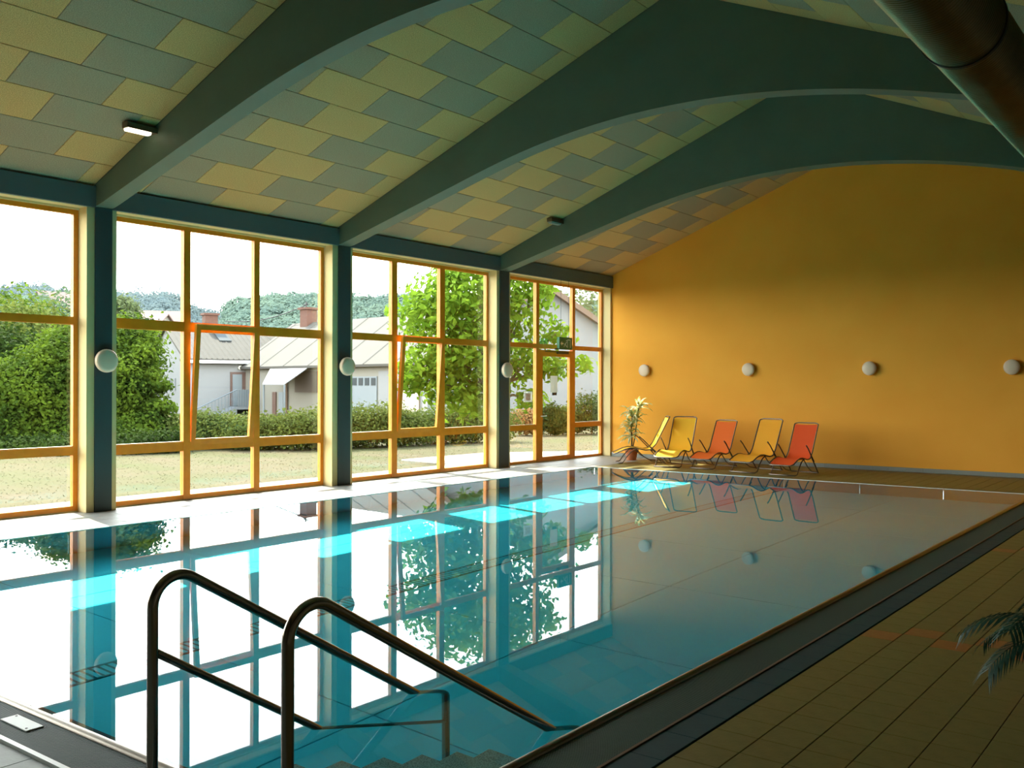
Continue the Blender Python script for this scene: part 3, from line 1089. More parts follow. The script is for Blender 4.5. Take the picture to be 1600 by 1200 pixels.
# ---------------------------------------------------------------- loungers
def make_lounger(sling):
    t = empty('sun_lounger')
    hw = .262
    # side profile: back top -> seat -> knee -> foot (x forward = towards the feet)
    prof = [(-.56, .97), (-.50, .86), (-.43, .72), (-.355, .57), (-.29, .44), (-.235, .355), (-.17, .315), (-.08, .305),
            (.04, .325), (.16, .345), (.27, .345), (.38, .315), (.50, .265), (.60, .225)]
    # smooth profile
    P = np.array(prof)
    # sling
    vs, fs = [], []
    for s in (1, -1):
        for (x, z) in prof:
            for yy in np.linspace(-hw + .02, hw - .02, 7):
                sag = -.022 * (1 - (yy / hw) ** 2)
                vs.append((x, yy, z + sag + s * .0012))
    n = len(prof)
    for s in range(2):
        o = s * n * 7
        for i in range(n - 1):
            for j in range(6):
                q = (o + i * 7 + j, o + i * 7 + j + 1, o + (i + 1) * 7 + j + 1, o + (i + 1) * 7 + j)
                fs.append(q if s == 0 else q[::-1])
    part('sling', MB().add(vs, fs), sling, t, True)
    # headrest band: doubled fabric at the top of the back
    hp = [(-.578, 1.0), (-.55, .94), (-.53, .90), (-.512, .865)]
    vs, fs = [], []
    for (x, z) in hp:
        for yy in np.linspace(-hw + .015, hw - .015, 5):
            vs.append((x + .008, yy, z - .010 * (1 - (yy / hw) ** 2)))
    for i in range(3):
        for j in range(4):
            fs.append((i * 5 + j, i * 5 + j + 1, (i + 1) * 5 + j + 1, (i + 1) * 5 + j))
    part('headrest', MB().add(vs, fs), sling, t, True)
    # tube frame round the sling
    back = [(-.18, .315), (-.29, .44), (-.43, .72), (-.545, .95), (-.575, 1.0)]
    pts = [(x, -hw, z) for x, z in back] + [(-.592, -hw + .03, 1.02), (-.598, -hw + .08, 1.03), (-.598, hw - .08, 1.03), (-.592, hw - .03, 1.02)] + \
          [(x, hw, z) for x, z in reversed(back)]
    part('back_frame', MB().tube(pts, .0125, 8), M['chair_frame'], t, True)
    seat = [(-.18, .315), (-.06, .302), (.16, .345), (.27, .345), (.40, .31), (.56, .24)]
    pts = [(x, -hw, z) for x, z in seat] + [(.61, -hw + .03, .22), (.62, -hw + .08, .215), (.62, hw - .08, .215), (.61, hw - .03, .22)] + \
          [(x, hw, z) for x, z in reversed(seat)]
    part('seat_frame', MB().tube(pts, .0125, 8), M['chair_frame'], t, True)
    # front leg hoop, bowed towards the feet
    leg = [(.12, .335), (.25, .27), (.36, .15), (.44, .03), (.52, .0135)]
    pts = [(x, -hw - .02, z) for x, z in leg] + [(.55, -hw + .03, .0135), (.55, hw - .03, .0135)] + [(x, hw + .02, z) for x, z in reversed(leg)]
    part('leg', MB().tube(pts, .012, 8), M['chair_frame'], t, True)
    # rear leg hoop
    leg = [(-.02, .52), (-.16, .36), (-.34, .17), (-.46, .035), (-.49, .0135)]
    leg = [(-.16, .36), (-.34, .17), (-.46, .035), (-.49, .0135)]
    pts = [(x, -hw - .035, z) for x, z in leg] + [(-.50, -hw + .03, .0135), (-.50, hw - .03, .0135)] + [(x, hw + .035, z) for x, z in reversed(leg)]
    part('leg', MB().tube(pts, .012, 8), M['chair_frame'], t, True)
    # curved floor runners and cross brace
    for s in (-1, 1):
        part('brace', MB().tube([(.16, s * (hw + .018), .33), (-.02, s * (hw + .018), .16), (-.20, s * (hw + .018), .06), (-.42, s * (hw + .03), .03)], .010, 8), M['chair_frame'], t, True)
        part('armrest', MB().tube([(-.30, s * (hw + .03), .25), (-.16, s * (hw + .04), .37), (.0, s * (hw + .045), .53), (.09, s * (hw + .045), .60)], .0125, 8), M['chair_frame'], t, True)
    return t


def lounger(sling, bx, by, head, label, sc=1.0):
    t = make_lounger(sling)
    t.location = (bx, by, 0)
    t.rotation_euler = (0, 0, head)
    t.scale = (sc, sc, sc)
    tag(t, label, 'lounger', 'sun loungers by the yellow wall')
    return t


def heading(u, deg):
    p = at(u, 603, 1.0) - Vector((CX, CY, CZ))
    tc_ = Vector((-p.x, -p.y)).normalized()
    lf = Vector((-math.cos(YAW), -math.sin(YAW)))
    a = math.radians(deg)
    d = tc_ * math.cos(a) + lf * math.sin(a)
    return math.atan2(d.y, d.x)


lounger(M['sling_yellow'], 1.50, 17.00, heading(1030, 90), 'leftmost lounger, yellow, seen from the side beside the plant', .92)
lounger(M['sling_yellow'], 2.36, 16.85, heading(1070, 22), 'yellow lounger half in sunlight, second from the windows', .92)
lounger(M['sling_orange'], 3.12, 16.95, heading(1110, 34), 'orange lounger with a sunlit seat, left of the gap', .87)
lounger(M['sling_amber'], 4.08, 16.72, heading(1195, 36), 'amber lounger in shade, first one right of the gap', .92)
lounger(M['sling_red'], 4.84, 16.60, heading(1250, 30), 'red orange lounger, the rightmost of the row', .87)

# ---------------------------------------------------------------- potted plants
pt = empty('potted_plant', (.98, 17.50, 0))
tag(pt, 'tall leafy plant in a terracotta pot in the corner by the yellow wall', 'plant')
pot = part('pot', MB().lathe([(.095, 0), (.10, .02), (.135, .19), (.15, .195), (.15, .23), (.135, .23), (.125, .20)], 28), M['terracotta'], pt, True)
part('soil', MB().lathe([(.125, .19), (.05, .205), (.005, .208)], 20), M['soil'], pot, True)
part('stem', MB().tube([(0, 0, .19), (.01, .0, .45), (-.01, .01, .70), (.02, 0, .95)], [.018, .016, .013, .01], 8)
     .tube([(0, .02, .19), (.06, .05, .5), (.10, .06, .85), (.14, .05, 1.10)], [.014, .012, .010, .008], 8), M['bark'], pt, True)


def strap_leaves(heads, nper, length, width, droop, m, seed, parent, name='leaf', zmin=None, joined=True, upbias=.35):
    rnd = random.Random(seed)
    objs = []
    mb = MB()
    for hx, hy, hz in heads:
        for i in range(nper):
            az = rnd.uniform(0, 2 * math.pi)
            el = rnd.uniform(upbias - .5, upbias + .9)
            ln = length * rnd.uniform(.65, 1.15)
            wd = width * rnd.uniform(.75, 1.2)
            d = Vector((math.cos(az) * math.cos(el), math.sin(az) * math.cos(el), math.sin(el)))
            p = Vector((hx, hy, hz + rnd.uniform(-.06, .05)))
            sd = Vector((-math.sin(az), math.cos(az), 0))
            nseg = 5
            vs, fs = [], []
            for k in range(nseg + 1):
                ww = wd * (.35 + .65 * math.sin(math.pi * min(1, .15 + k / nseg * .85)))
                if k == nseg:
                    ww = wd * .06
                up = d.cross(sd).normalized() * (ww * .25)
                vs += [p - sd * ww / 2 - up, p + Vector((0, 0, 0)), p + sd * ww / 2 - up]
                p = p + d * (ln / nseg)
                d = (d + Vector((0, 0, -droop / nseg * (1 + k * .5)))).normalized()
            for k in range(nseg):
                for j in range(2):
                    fs.append((k * 3 + j, k * 3 + j + 1, k * 3 + j + 4, k * 3 + j + 3))
            if joined:
                mb.add(vs, fs)
            else:
                part(name, MB().add(vs, fs), m, parent, True)
    if joined:
        part(name, mb, m, parent, True)


strap_leaves([(.02, 0, .98), (.14, .05, 1.12), (-.01, .01, .72), (.09, .06, .86), (0, 0, .55)], 17, .33, .062, .9, M['leaf_varieg'], 5, pt, joined=False)

# palm at the right edge of the picture
pm = empty('potted_palm', (10.62, 5.33, 0))
tag(pm, 'dark feathery palm reaching in at the right edge above the floor tiles', 'plant')
pot = part('pot', MB().lathe([(.11, 0), (.12, .02), (.16, .24), (.175, .245), (.175, .28), (.16, .28), (.15, .25)], 28), M['terracotta'], pm, True)
part('soil', MB().lathe([(.15, .24), (.05, .255), (.005, .26)], 20), M['soil'], pot, True)


def frond(parent, az, el, ln, z0, seed):
    rnd = random.Random(seed)
    p = Vector((0, 0, z0))
    d = Vector((math.cos(az) * math.cos(el), math.sin(az) * math.cos(el), math.sin(el)))
    n = 14
    pts = [p.copy()]
    ds = [d.copy()]
    for k in range(n):
        p = p + d * (ln / n)
        d = (d + Vector((0, 0, -.14))).normalized()
        pts.append(p.copy())
        ds.append(d.copy())
    fr = part('frond', MB().tube(pts, [.005 - .0003 * k for k in range(n + 1)], 6), M['leaf_palm'], parent, True)
    mb = MB()
    for k in range(4, n + 1):
        for s in (-1, 1):
            for h in (0, .5):
                if k == n and h:
                    continue
                q = pts[k].lerp(pts[min(k + 1, n)], h)
                dd = ds[k]
                side = dd.cross(Vector((0, 0, 1))).normalized() * s
                out = (side * .75 + dd * .8 + Vector((0, 0, -.15))).normalized()
                ll = .17 * (1 - .45 * abs(k - 8) / 8)
                wv = dd.cross(out).normalized().cross(out) * .007
                m1 = q + out * ll * .5
                e = q + out * ll + Vector((0, 0, -.035))
                mb.add([q - wv * .5, q + wv * .5, m1 + wv, e, m1 - wv], [(0, 1, 2, 4), (4, 2, 3)])
    part('leaflets', mb, M['leaf_palm'], fr)


lf_az = math.atan2(-math.sin(YAW), -math.cos(YAW))
for k in range(9):
    az = lf_az + (-1.0, -.35, .1, .5, 1.1, 2.2, 3.0, 3.8, 4.7)[k]
    frond(pm, az, (.75, .95, .75, 1.05, .7, .9, 1.0, .8, 1.0)[k], (.60, .62, .58, .72, .62, .6, .7, .6, .62)[k], .27, k + 3)

# ---------------------------------------------------------------- outdoors: ground
b = MB()
xs = [-900, -300, -120, -60, -30, -18, -12, -8, -4, -.32]
ys = [-300, -60, -20, -5, 5, 15, 25, 40, 70, 120, 300, 900]
for i in range(len(xs)):
    for j in range(len(ys)):
        b.v.append((xs[i], ys[j], -.06))
for i in range(len(xs) - 1):
    for j in range(len(ys) - 1):
        a_ = i * len(ys) + j
        b.f.append((a_, a_ + len(ys), a_ + len(ys) + 1, a_ + 1))
        b.mi.append(0)
b.box(-.32, 60, L + .3, 900, -.3, -.06)
lawn = part('lawn', b, M['lawn'])
tag(lawn, 'dry mown lawn between the windows and the hedge', 'lawn', kind='structure')
pv = part('garden_path', MB().box(-1.55, -.33, YN, L + 2, -.12, -.035), M['paving'])
tag(pv, 'pale paved strip running outside along the windows', 'path', kind='structure')
pv = part('garden_path', MB().prism([(-.40, 14.6), (-3.2, 14.9), (-3.1, 17.5), (-2.7, 18.2), (-.9, 20.6), (-.4, 20.6)], 'z', -.11, -.030), M['paving'])
tag(pv, 'pale terrace paving outside the glass door', 'path', kind='structure')
# grass tufts
n = 26000
P = np.empty((n, 3))
P[:, 0] = -1.6 - 8.5 * rng.random(n) ** 1.1
P[:, 1] = 2 + 30 * rng.random(n)
P[:, 2] = -.052
N = rng.normal(size=(n, 3))
N[:, 2] = np.abs(N[:, 2]) + 2.0
N /= np.linalg.norm(N, axis=1)[:, None]
me = leaf_mesh('lawn_grass', M['grass'], P, N, .03 + .03 * rng.random(n), .008 + .006 * rng.random(n))
tag(put('lawn_grass', me), 'short dry grass tufts all over the lawn', 'grass', kind='stuff')


# ---------------------------------------------------------------- outdoors: shrubs and trees
def tree(name, lobes, n, ll, lw, m, label, cat, group=None, trunk=None, tr=.08, inner=.55, branches=5, kind=None):
    lo = np.array(lobes)
    base = Vector((float(lo[0, 0]), float(lo[0, 1]), -.06))
    if trunk:
        base = Vector(trunk)
    t = empty(name, base)
    tag(t, label, cat, group)
    lob = [(x - base.x, y - base.y, z - base.z, a, b_, c) for x, y, z, a, b_, c in lobes]
    P, N = lobes_points(lob, n, inner)
    keep = P[:, 2] > .01
    P, N = P[keep], N[keep]
    me = leaf_mesh('foliage', m, P, N, ll * (.7 + .6 * rng.random(len(P))), lw * (.7 + .6 * rng.random(len(P))))
    put('foliage', me, t)
    b = MB()
    top = max(l_[2] for l_ in lob)
    b.tube([(0, 0, 0), (.03, .02, top * .4), (0, 0, top)], [tr, tr * .8, tr * .35], 8)
    rnd = random.Random(n)
    for k in range(branches):
        l_ = lob[k % len(lob)]
        z0 = top * rnd.uniform(.15, .6)
        b.tube([(0, 0, z0), (l_[0] * .5, l_[1] * .5, (z0 + l_[2]) / 2 + .1), (l_[0], l_[1], l_[2])], [tr * .45, tr * .3, tr * .12], 6)
    part('trunk', b, M['bark'], t, True)
    return t


def lob(u, v, d, r, rz=None, rd=None):
    p = at(u, v, d)
    return (p.x, p.y, p.z, rd or r, rd or r, rz or r)


# big shrubs on the left
tree('shrub', [lob(95, 590, 25, 1.15), lob(60, 625, 24.5, 1.3, 1.2), lob(110, 660, 25, 1.1, .9), lob(20, 640, 24, 1.2), lob(105, 545, 25.5, .7, .6), lob(10, 690, 23.5, 1.0, .7), lob(90, 695, 24, 1.0, .7)],
     38000, .12, .07, M['leaf_bush'], 'large bright green shrub behind the first window, left of the leftmost column', 'shrub', 'big shrubs', inner=.5)
tree('shrub', [lob(195, 560, 26, 1.1), lob(190, 610, 25, 1.1), lob(170, 640, 25, 1.2), lob(232, 668, 24.5, .75, .5), lob(200, 690, 24, 1.0, .55), lob(180, 535, 26.5, .6), lob(243, 605, 25, .45, .2), lob(250, 640, 24.6, .45, .22), lob(225, 555, 25, .35, .25), lob(150, 690, 24, 1.0, .7)],
     38000, .12, .07, M['leaf_bush'], 'large shrub with spreading twigs in front of the white gable', 'shrub', 'big shrubs', inner=.45)
tree('shrub', [lob(10, 585, 30, 1.5), lob(-60, 600, 29, 2.0), lob(-40, 680, 27, 1.6, 1.0)], 16000, .18, .10, M['leaf_dark'],
     'dark shrub at the left edge of the photo', 'shrub', 'big shrubs', inner=.5)
tree('shrub', [lob(40, 705, 22.5, 1.0, .35), lob(110, 702, 22.5, 1.0, .35), lob(200, 697, 22.7, 1.0, .35), lob(262, 692, 23, .7, .33), lob(-40, 705, 22.3, 1.0, .38)], 12000, .11, .06, M['leaf_dark'],
     'low dark undergrowth in front of the two large shrubs', 'shrub', inner=.2, branches=3)

# hedge: sections along the edge of the lawn
hedge_secs = [(300, 24.3, .95), (345, 24.2, 1.0), (395, 24.0, .85), (440, 24.2, 1.0), (490, 24.2, 1.05), (535, 24.8, 1.1), (580, 25.2, 1.15), (640, 25.9, 1.15), (700, 26.8, 1.1), (750, 27.6, 1.1)]
labs = ['hedge bush seen through the tilted sash of the second window, left end', 'hedge bush below the outside stairs', 'hedge bush below the balcony',
        'hedge bush left of the awning posts', 'hedge bush in front of the cream lean-to', 'hedge bush just right of the second column in view',
        'hedge bush in front of the grey garage door', 'hedge bush behind the tilted sash of the third window', 'hedge bush under the walnut branches',
        'hedge bush just left of the third column']
for k, (u, d, top) in enumerate(hedge_secs):
    rnd = random.Random(k)
    ls = []
    for q in range(5):
        uu = u + (q - 2) * 15 + rnd.uniform(-5, 5)
        p = at(uu, 603, d + rnd.uniform(-.4, .5))
        h = top * rnd.uniform(.85, 1.08)
        ls.append((p.x, p.y, h * .48 - .05, .62, .62, h * .52))
    tree('hedge_bush', ls, 5200, .085, .055, M['leaf_hedge'], labs[k], 'hedge', 'hedge bushes along the lawn', tr=.04, inner=.35)

# walnut tree
wl_lobes = [lob(700, 470, 21.5, 1.0), lob(660, 490, 21, .8, .6), lob(745, 450, 22, 1.1), lob(700, 540, 21.5, .95, .8), lob(640, 590, 21, .5, .42),
            lob(665, 575, 21, .65, .5), lob(700, 610, 21.5, .75, .5), lob(740, 560, 22, 1.1), lob(735, 630, 21.5, .6, .5), lob(815, 480, 22.5, .85, .9),
            lob(820, 560, 22.5, .8, .7), lob(860, 575, 22.5, .6, .35), lob(830, 625, 22, .45, .3), lob(905, 570, 22.5, .45, .22), lob(870, 520, 22.5, .5, .3),
            lob(790, 420, 22.5, 1.0, .8), lob(850, 440, 22.8, .5, .45), lob(700, 435, 22, .45, .4)]
base = at(775, 603, 22.3)
tree('walnut_tree', wl_lobes, 8200, .19, .10, M['leaf_walnut'], 'walnut tree with large bright leaves outside the third window, trunk behind the column',
     'tree', trunk=(base.x, base.y, -.06), tr=.11, inner=.25, branches=18)

# small bushes outside the door window
for k, (u, d, r, h, m, labl) in enumerate([
        (822, 31, .55, .85, 'blossom', 'orange flowering bush seen left of the glass door'),
        (860, 31, .45, 1.0, 'leaf_dark', 'dark spiky bush seen through the left of the glass door'),
        (880, 31.5, .40, .9, 'leaf_hedge', 'light green bush seen through the right of the glass door'),
        (925, 32, .85, 1.35, 'leaf_dark', 'rounded bush outside, right of the glass door'),
        (893, 32, .45, .8, 'leaf_dark', 'small dark bush behind the right door stile')]):
    p = at(u, 603, d)
    tree('bush', [(p.x, p.y, h * .5, r, r, h * .5), (p.x + r * .4, p.y + .1, h * .4, r * .6, r * .6, h * .42)], 4200, .10, .06, M[m], labl, 'bush',
         'bushes by the grey gable wall', tr=.03, inner=.3)
# trees beyond
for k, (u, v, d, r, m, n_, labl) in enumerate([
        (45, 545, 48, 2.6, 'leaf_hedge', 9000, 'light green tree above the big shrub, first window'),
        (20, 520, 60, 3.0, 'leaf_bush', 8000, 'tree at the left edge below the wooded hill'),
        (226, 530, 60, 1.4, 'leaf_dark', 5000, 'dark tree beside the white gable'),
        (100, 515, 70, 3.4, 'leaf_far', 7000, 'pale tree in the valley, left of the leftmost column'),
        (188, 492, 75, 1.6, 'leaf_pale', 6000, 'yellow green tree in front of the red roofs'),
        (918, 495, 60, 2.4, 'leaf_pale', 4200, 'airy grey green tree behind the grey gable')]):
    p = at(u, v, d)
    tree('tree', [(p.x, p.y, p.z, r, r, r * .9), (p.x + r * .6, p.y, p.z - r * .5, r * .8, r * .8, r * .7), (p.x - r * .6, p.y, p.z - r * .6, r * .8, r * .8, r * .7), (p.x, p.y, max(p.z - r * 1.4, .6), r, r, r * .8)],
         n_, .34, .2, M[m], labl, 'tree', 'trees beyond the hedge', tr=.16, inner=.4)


# ---------------------------------------------------------------- outdoors: houses
class Frame:
    """local frame of a building: origin, e1 along the front, e2 away from the viewer"""
    def __init__(s, r, d, deg):
        s.o = rf(r, d)
        a = math.radians(deg)
        s.e1 = rf(math.cos(a), math.sin(a)) - rf(0, 0)
        s.e2 = rf(-math.sin(a), math.cos(a)) - rf(0, 0)
        s.ang = math.atan2(s.e1.y, s.e1.x)

    def emp(s, name):
        return empty(name, (s.o.x, s.o.y, -.06), s.ang)


def gable_shell(b, l0, l1, w0, w1, ze, zr, z0=0, k=0):
    """house body with gables at both ends; ridge along x"""
    wm = (w0 + w1) / 2
    b.prism([(w0, z0), (w1, z0), (w1, ze), (wm, zr), (w0, ze)], 'x', l0, l1, k)


def roof_slabs(l0, l1, w0, w1, ze, zr, over=.3, t=.12):
    wm = (w0 + w1) / 2
    s = (zr - ze) / (wm - w0)
    b = MB()
    b.prism([(w0 - over, ze - over * s), (wm, zr), (wm, zr + t), (w0 - over, ze - over * s + t)], 'x', l0 - over, l1 + over)
    b.prism([(w1 + over, ze - over * s), (wm, zr), (wm, zr + t), (w1 + over, ze - over * s + t)], 'x', l0 - over, l1 + over)
    return b


def roof_ribs(l0, l1, w0, w1, ze, zr, step, over=.3):
    wm = (w0 + w1) / 2
    s = (zr - ze) / (wm - w0)
    b = MB()
    x = l0
    while x < l1:
        b.add([(x, w0 - over, ze - over * s + .12), (x + .06, w0 - over, ze - over * s + .16), (x + .12, w0 - over, ze - over * s + .12),
               (x, wm, zr + .12), (x + .06, wm, zr + .16), (x + .12, wm, zr + .12)], [(0, 1, 4, 3), (1, 2, 5, 4)])
        x += step
    return b


# house 1: white with an outside stair
F1 = Frame(-17.66, 52, 35)
h = F1.emp('house')
tag(h, 'white house with grey gabled roof, brown door and outside stairs, second window', 'house')
b = MB()
gable_shell(b, 0, 7.5, 0, 8.0, 3.05, 4.95)
part('walls', b, M['render_white'], h)
part('roof', roof_slabs(0, 7.5, 0, 8, 3.05, 4.95, .25), M['roof_tile'], h)
tag(part('roof_tiles', roof_ribs(0, 7.5, 0, 8, 3.05, 4.95, .30, .25), M['roof_tile'], h), kind='stuff')
part('gutter', MB().box(-.3, 7.6, -.40, -.26, 2.82, 2.98), M['white_plastic'], h)
part('skylight', MB().obox((2.4, 2.0, 3.05 + 2.0 * .475 + .13), (.7, 0, 0), (0, 1.1, 1.1 * .475), (0, -.03, .06)), M['window_dark'], h)
dd = part('door', MB().box(2.35, 3.25, -.05, .02, .45, 2.35), M['door_brown'], h)
part('door_leaf', MB().box(2.47, 3.0, -.07, -.05, .45, 2.22), M['door_pale'], dd)
part('door', MB().box(3.9, 4.6, -.05, .02, .45, 2.35), M['door_brown'], h)
part('lamp', MB().lathe([(.12, 0), (.12, -.1)], 12, (2.9, 0, 2.6), 'y'), M['lamp_base'], h, True)
part('basement_door', MB().box(3.2, 4.3, -1.25, -1.2, -.3, .18), M['dark_open'], h)
# balcony
bal = part('balcony_slab', MB().box(2.3, 6.2, -1.3, 0, .28, .43), M['render_grey'], h)
part('balcony_panel', MB().box(2.35, 6.2, -1.30, -1.26, .43, 1.36), M['rail_blue'], bal)
b = MB()
for k in range(28):
    b.box(2.35 + k * .14, 2.38 + k * .14, -1.33, -1.30, .43, 1.40)
tag(part('baluster', b, M['render_grey'], bal), kind='stuff')
st = part('stairs', MB().prism([(2.3, -.4), (2.3, .43), (.2, -.4)], 'y', -1.3, -.3), M['render_grey'], h)
b = MB().tube([(2.3, -1.3, 1.38), (.1, -1.3, .35)], .03, 6)
for k in range(12):
    x = .2 + k * .18
    b.tube([(x, -1.3, -.4 + (x - .2) * .395), (x, -1.3, .42 + (x - .2) * .46)], .018, 5)
part('stair_railing', b, M['rail_blue'], st)
for wx in (2.2, 3.1):
    part('window', MB().box(-.04, .02, wx, wx + .3, 1.3, 2.0), M['render_grey'], h)
    # on the left gable
b = MB()
for k, (cx, cy) in enumerate(((2.1, 4.0),)):
    ch = part('chimney', MB().box(cx, cx + .75, cy - .3, cy + .3, 4.4, 5.75), M['brick'], h)
    part('chimney_cap', MB().box(cx - .08, cx + .83, cy - .38, cy + .38, 5.75, 5.87), M['brick'], ch)

# house 2: long low building with a pale roof
F2 = Frame(-15.2, 54, -44)
h = F2.emp('house')
tag(h, 'long low building with a pale roof, chimney and grey garage door', 'house')
Lg = 15.5
b = MB()
gable_shell(b, 0, Lg, 0, 7.0, 2.75, 5.15)
part('walls', b, M['render_cream'], h)
part('roof', roof_slabs(0, Lg, 0, 7, 2.75, 5.15, .35), M['roof_pale'], h)
tag(part('roof_ridges', roof_ribs(0, Lg, 0, 7, 2.75, 5.15, 2.3, .35), M['roof_pale'], h), kind='stuff')
ch = part('chimney', MB().box(1.0, 1.7, 3.1, 3.8, 4.8, 6.0), M['brick'], h)
part('chimney_cap', MB().box(.9, 1.8, 3.0, 3.9, 6.0, 6.12), M['brick'], ch)


def xof(u, F, w=0.0):
    """where the line of sight at column u meets the front line (offset w) of a frame"""
    P0 = F.o + F.e2 * w
    ray_ = at(u, 603, 1.0) - Vector((CX, CY, CZ))
    # solve P0 + e1*x = C + ray*t
    A = np.array([[F.e1.x, -ray_.x], [F.e1.y, -ray_.y]])
    s = np.linalg.solve(A, np.array([CX - P0.x, CY - P0.y]))
    return float(s[0]), float(s[1])


x0, d0 = xof(551, F2)
x1, d1 = xof(590, F2)
gd = part('garage_door', MB().box(x0, x1, -.06, .02, 0, 2.05), M['door_pale'], h)
for k in range(4):
    w_ = (x1 - x0) / 4
    part('pane', MB().box(x0 + k * w_ + .08, x0 + (k + 1) * w_ - .08, -.08, -.06, 1.62, 1.98), M['window_dark'], gd)
x2, _ = xof(628, F2)
x3, _ = xof(656, F2)
part('door', MB().box(x2, x3, -.06, .02, 0, 2.2), mat('brown_grey_gate', (.36, .30, .25), .8, bump=(10, .1)), h)
x4, _ = xof(592, F2)
part('wall_panel', MB().box(x4, x2 - .1, -.03, .02, 0, 2.3), M['render_white'], h)
part('wall_panel', MB().box(x3 + .1, xof(690, F2)[0], -.03, .02, 0, 2.3), M['render_white'], h)
part('eave_board', MB().box(0, Lg, -.30, -.22, 2.50, 2.66), M['fascia'], h)  # brown board running under the eave
for u0, u1, m_ in ((427, 432.5, 'door_brown'), (437, 444, 'door_pale')):
    part('door', MB().box(xof(u0, F2)[0], xof(u1, F2)[0], -.07, .02, 0, 1.25), M[m_], h)
part('drainpipe', MB().tube([(xof(450, F2)[0], -.08, 0), (xof(450, F2)[0], -.08, 2.5)], .06, 8), M['fascia'], h, True)
part('opening', MB().box(xof(462, F2)[0], xof(497, F2)[0], -.06, .02, 1.25, 2.35), M['dark_open'], h)
# awning
xa, da = xof(410, F2, -2.2)
xb_, db = xof(444, F2, -2.2)
xc, dc = xof(427, F2, 0)
xd, dd_ = xof(487, F2, 0)
aw = F2.emp('awning')
tag(aw, 'white canvas awning sloping out in front of the long building', 'awning')
zf = CZ + (603 - 601) / FPX * da
zb = CZ + (603 - 575) / FPX * dc
b = MB().add([(xa, -2.2, zf), (xb_, -2.2, zf), (xd, -.15, zb), (xc, -.15, zb), (xa, -2.2, zf + .05), (xb_, -2.2, zf + .05), (xd, -.15, zb + .05), (xc, -.15, zb + .05)],
             [(0, 1, 2, 3), (7, 6, 5, 4), (0, 4, 5, 1), (1, 5, 6, 2), (2, 6, 7, 3), (3, 7, 4, 0)])
part('canvas', b, M['awning'], aw)
for x in (xa + .05, xb_ - .05):
    part('post', MB().tube([(x, -2.15, 0), (x, -2.15, zf)], .05, 8), M['rail_blue'], aw)

# antenna mast and line
mp = at(478, 513, 56)
t = empty('antenna_mast', (mp.x, mp.y, mp.z - 1.0))
tag(t, 'thin aerial mast standing above the pale roof', 'mast')
part('pole', MB().tube([(0, 0, 0), (0, 0, 2.5)], .05, 6), M['wire'], t)
b = MB()
for k, z in enumerate((1.5, 1.75, 2.05, 2.35)):
    b.tube([(-.25, 0, z), (.25, 0, z)], .03, 5)
part('cross_bar', b, M['wire'], t)
q0, q1 = at(352, 504, 60), at(478, 478, 56)
pts = []
for k in range(9):
    f = k / 8
    p = q0.lerp(q1, f)
    p.z -= .35 * math.sin(math.pi * f)
    pts.append(p)
tag(part('overhead_line', MB().tube(pts, .03, 5), M['wire']), 'thin overhead line running from the chimney to the aerial mast', 'cable')

# house 3: grey gable seen through the door window
F3 = Frame((668 - 800) / FPX * 38, 38, 8)
h = F3.emp('house')
tag(h, 'pale grey gable wall with brown verge behind the glass door', 'house')
wd = 9.6
b = MB()
b.prism([(0, 0), (wd, 0), (wd, 2.35), (wd * .49, 5.55), (0, 2.35)], 'y', 0, 12)
part('walls', b, M['render_grey'], h)
s_ = (5.55 - 2.35) / (wd * .5)
b = MB()
b.prism([(wd * .49, 5.55), (wd + .4, 2.35 - .4 * s_), (wd + .4, 2.35 - .4 * s_ + .22), (wd * .49, 5.80)], 'y', -.4, 12.2)
b.prism([(wd * .49, 5.55), (-.4, 2.35 - .4 * s_), (-.4, 2.35 - .4 * s_ + .22), (wd * .49, 5.80)], 'y', -.4, 12.2)
part('roof', b, M['fascia'], h)

# distant houses with faded roofs
for k, (u, v, d, wdt, ht, lab) in enumerate([(222, 508, 165, 9, 2.6, 'distant pink roofed house, left one behind the large shrub'),
                                              (256, 506, 175, 8, 3.4, 'distant pink roofed house, right one below the wooded hill'),
                                              (92, 477, 200, 8, 4.0, 'distant pale house on the slope, first window')]):
    p = at(u, v, d)
    t = empty('far_house', (p.x, p.y, 0), YAW + .5 * (k - 1) + .3)
    tag(t, lab, 'house', 'distant houses')
    ze, zr = p.z - 1.0, p.z + ht * .55
    b = MB()
    gable_shell(b, -wdt / 2, wdt / 2, -3.5, 3.5, ze, zr)
    part('walls', b, M['render_cream'], t)
    part('roof', roof_slabs(-wdt / 2, wdt / 2, -3.5, 3.5, ze, zr, .5, .25), M['roof_red'], t)
    for q in range(3):
        part('window', MB().box(-wdt / 2 + 1.3 + q * 2.4, -wdt / 2 + 2.2 + q * 2.4, -3.56, -3.48, ze - 1.8, ze - .7), M['window_dark'], t)


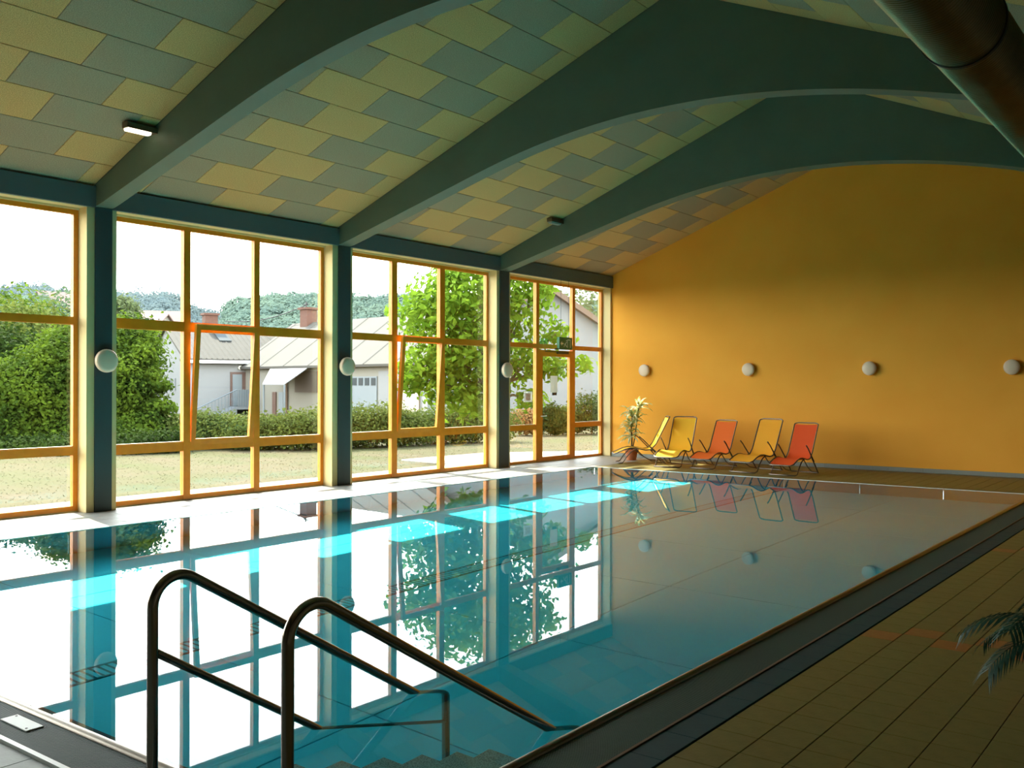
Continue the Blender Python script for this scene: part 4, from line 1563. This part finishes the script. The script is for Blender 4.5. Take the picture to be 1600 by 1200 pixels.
# ---------------------------------------------------------------- outdoors: wooded hills
def hill(name, us, vs, dnear, dfar, m, label, nblob, rb, u0=-900, u1=1500, flat=-0.06):
    """terrain strip rising from flat ground at dnear to the skyline (us, vs) at dfar, covered by crowns"""
    nu, nd = 60, 8
    ug = np.linspace(u0, u1, nu)
    vt = np.interp(ug, us, vs)
    V, Fc = [], []
    for i in range(nu):
        ztop = CZ + (603 - vt[i]) / FPX * dfar - rb * .9
        for j in range(nd):
            f = j / (nd - 1)
            d = dnear + (dfar - dnear) * f
            p = rf((ug[i] - 800) / FPX * d, d)
            z = flat + (ztop - flat) * (f ** .8)
            V.append((p.x, p.y, z))
        p = rf((ug[i] - 800) / FPX * dfar * 1.3, dfar * 1.3)
        V.append((p.x, p.y, flat))
    for i in range(nu - 1):
        for j in range(nd):
            a_ = i * (nd + 1) + j
            Fc.append((a_, a_ + nd + 1, a_ + nd + 2, a_ + 1))
    o = part(name, MB().add(V, Fc), m, None, True)
    tag(o, label, 'hill', kind='structure')
    C, R = [], []
    for k in range(nblob):
        u = rng.uniform(u0, u1)
        f = rng.random() ** .8
        vtu = np.interp(u, us, vs)
        ztop = CZ + (603 - vtu) / FPX * dfar - rb * .9
        d = dnear + (dfar - dnear) * f
        z = flat + (ztop - flat) * (f ** .8)
        if z < 1.0 and ztop < 2:
            continue
        p = rf((u - 800) / FPX * d, d)
        s = rb * rng.uniform(.6, 1.15)
        C.append((p.x, p.y, z + s * .1))
        R.append((s, s, s * rng.uniform(.8, 1.1)))
    C, R = np.array(C), np.array(R)
    nl = 70
    dr = rng.normal(size=(len(C), nl, 3))
    dr /= np.linalg.norm(dr, axis=2)[:, :, None]
    dr[:, :, 2] = np.abs(dr[:, :, 2]) * 1.1 - .15
    Pp = (C[:, None, :] + dr * R[:, None, :] * rng.uniform(.8, 1.05, (len(C), nl, 1))).reshape(-1, 3)
    Nn = (dr + rng.normal(size=dr.shape) * .14).reshape(-1, 3)
    Nn /= np.linalg.norm(Nn, axis=1)[:, None]
    sz = rb * .34 * rng.uniform(.6, 1.2, len(Pp))
    fo = put('tree_canopy', leaf_mesh('tree_canopy', m, Pp, Nn, sz, sz * .75), o)
    tag(fo, kind='stuff')
    return o


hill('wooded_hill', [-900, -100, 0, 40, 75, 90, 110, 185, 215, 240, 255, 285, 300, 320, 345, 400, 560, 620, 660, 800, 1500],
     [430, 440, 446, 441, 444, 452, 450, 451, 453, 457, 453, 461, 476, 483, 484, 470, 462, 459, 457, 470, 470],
     240, 420, M['forest'], 'haze-tinted blue wooded hill along the horizon', 4200, 4.2)
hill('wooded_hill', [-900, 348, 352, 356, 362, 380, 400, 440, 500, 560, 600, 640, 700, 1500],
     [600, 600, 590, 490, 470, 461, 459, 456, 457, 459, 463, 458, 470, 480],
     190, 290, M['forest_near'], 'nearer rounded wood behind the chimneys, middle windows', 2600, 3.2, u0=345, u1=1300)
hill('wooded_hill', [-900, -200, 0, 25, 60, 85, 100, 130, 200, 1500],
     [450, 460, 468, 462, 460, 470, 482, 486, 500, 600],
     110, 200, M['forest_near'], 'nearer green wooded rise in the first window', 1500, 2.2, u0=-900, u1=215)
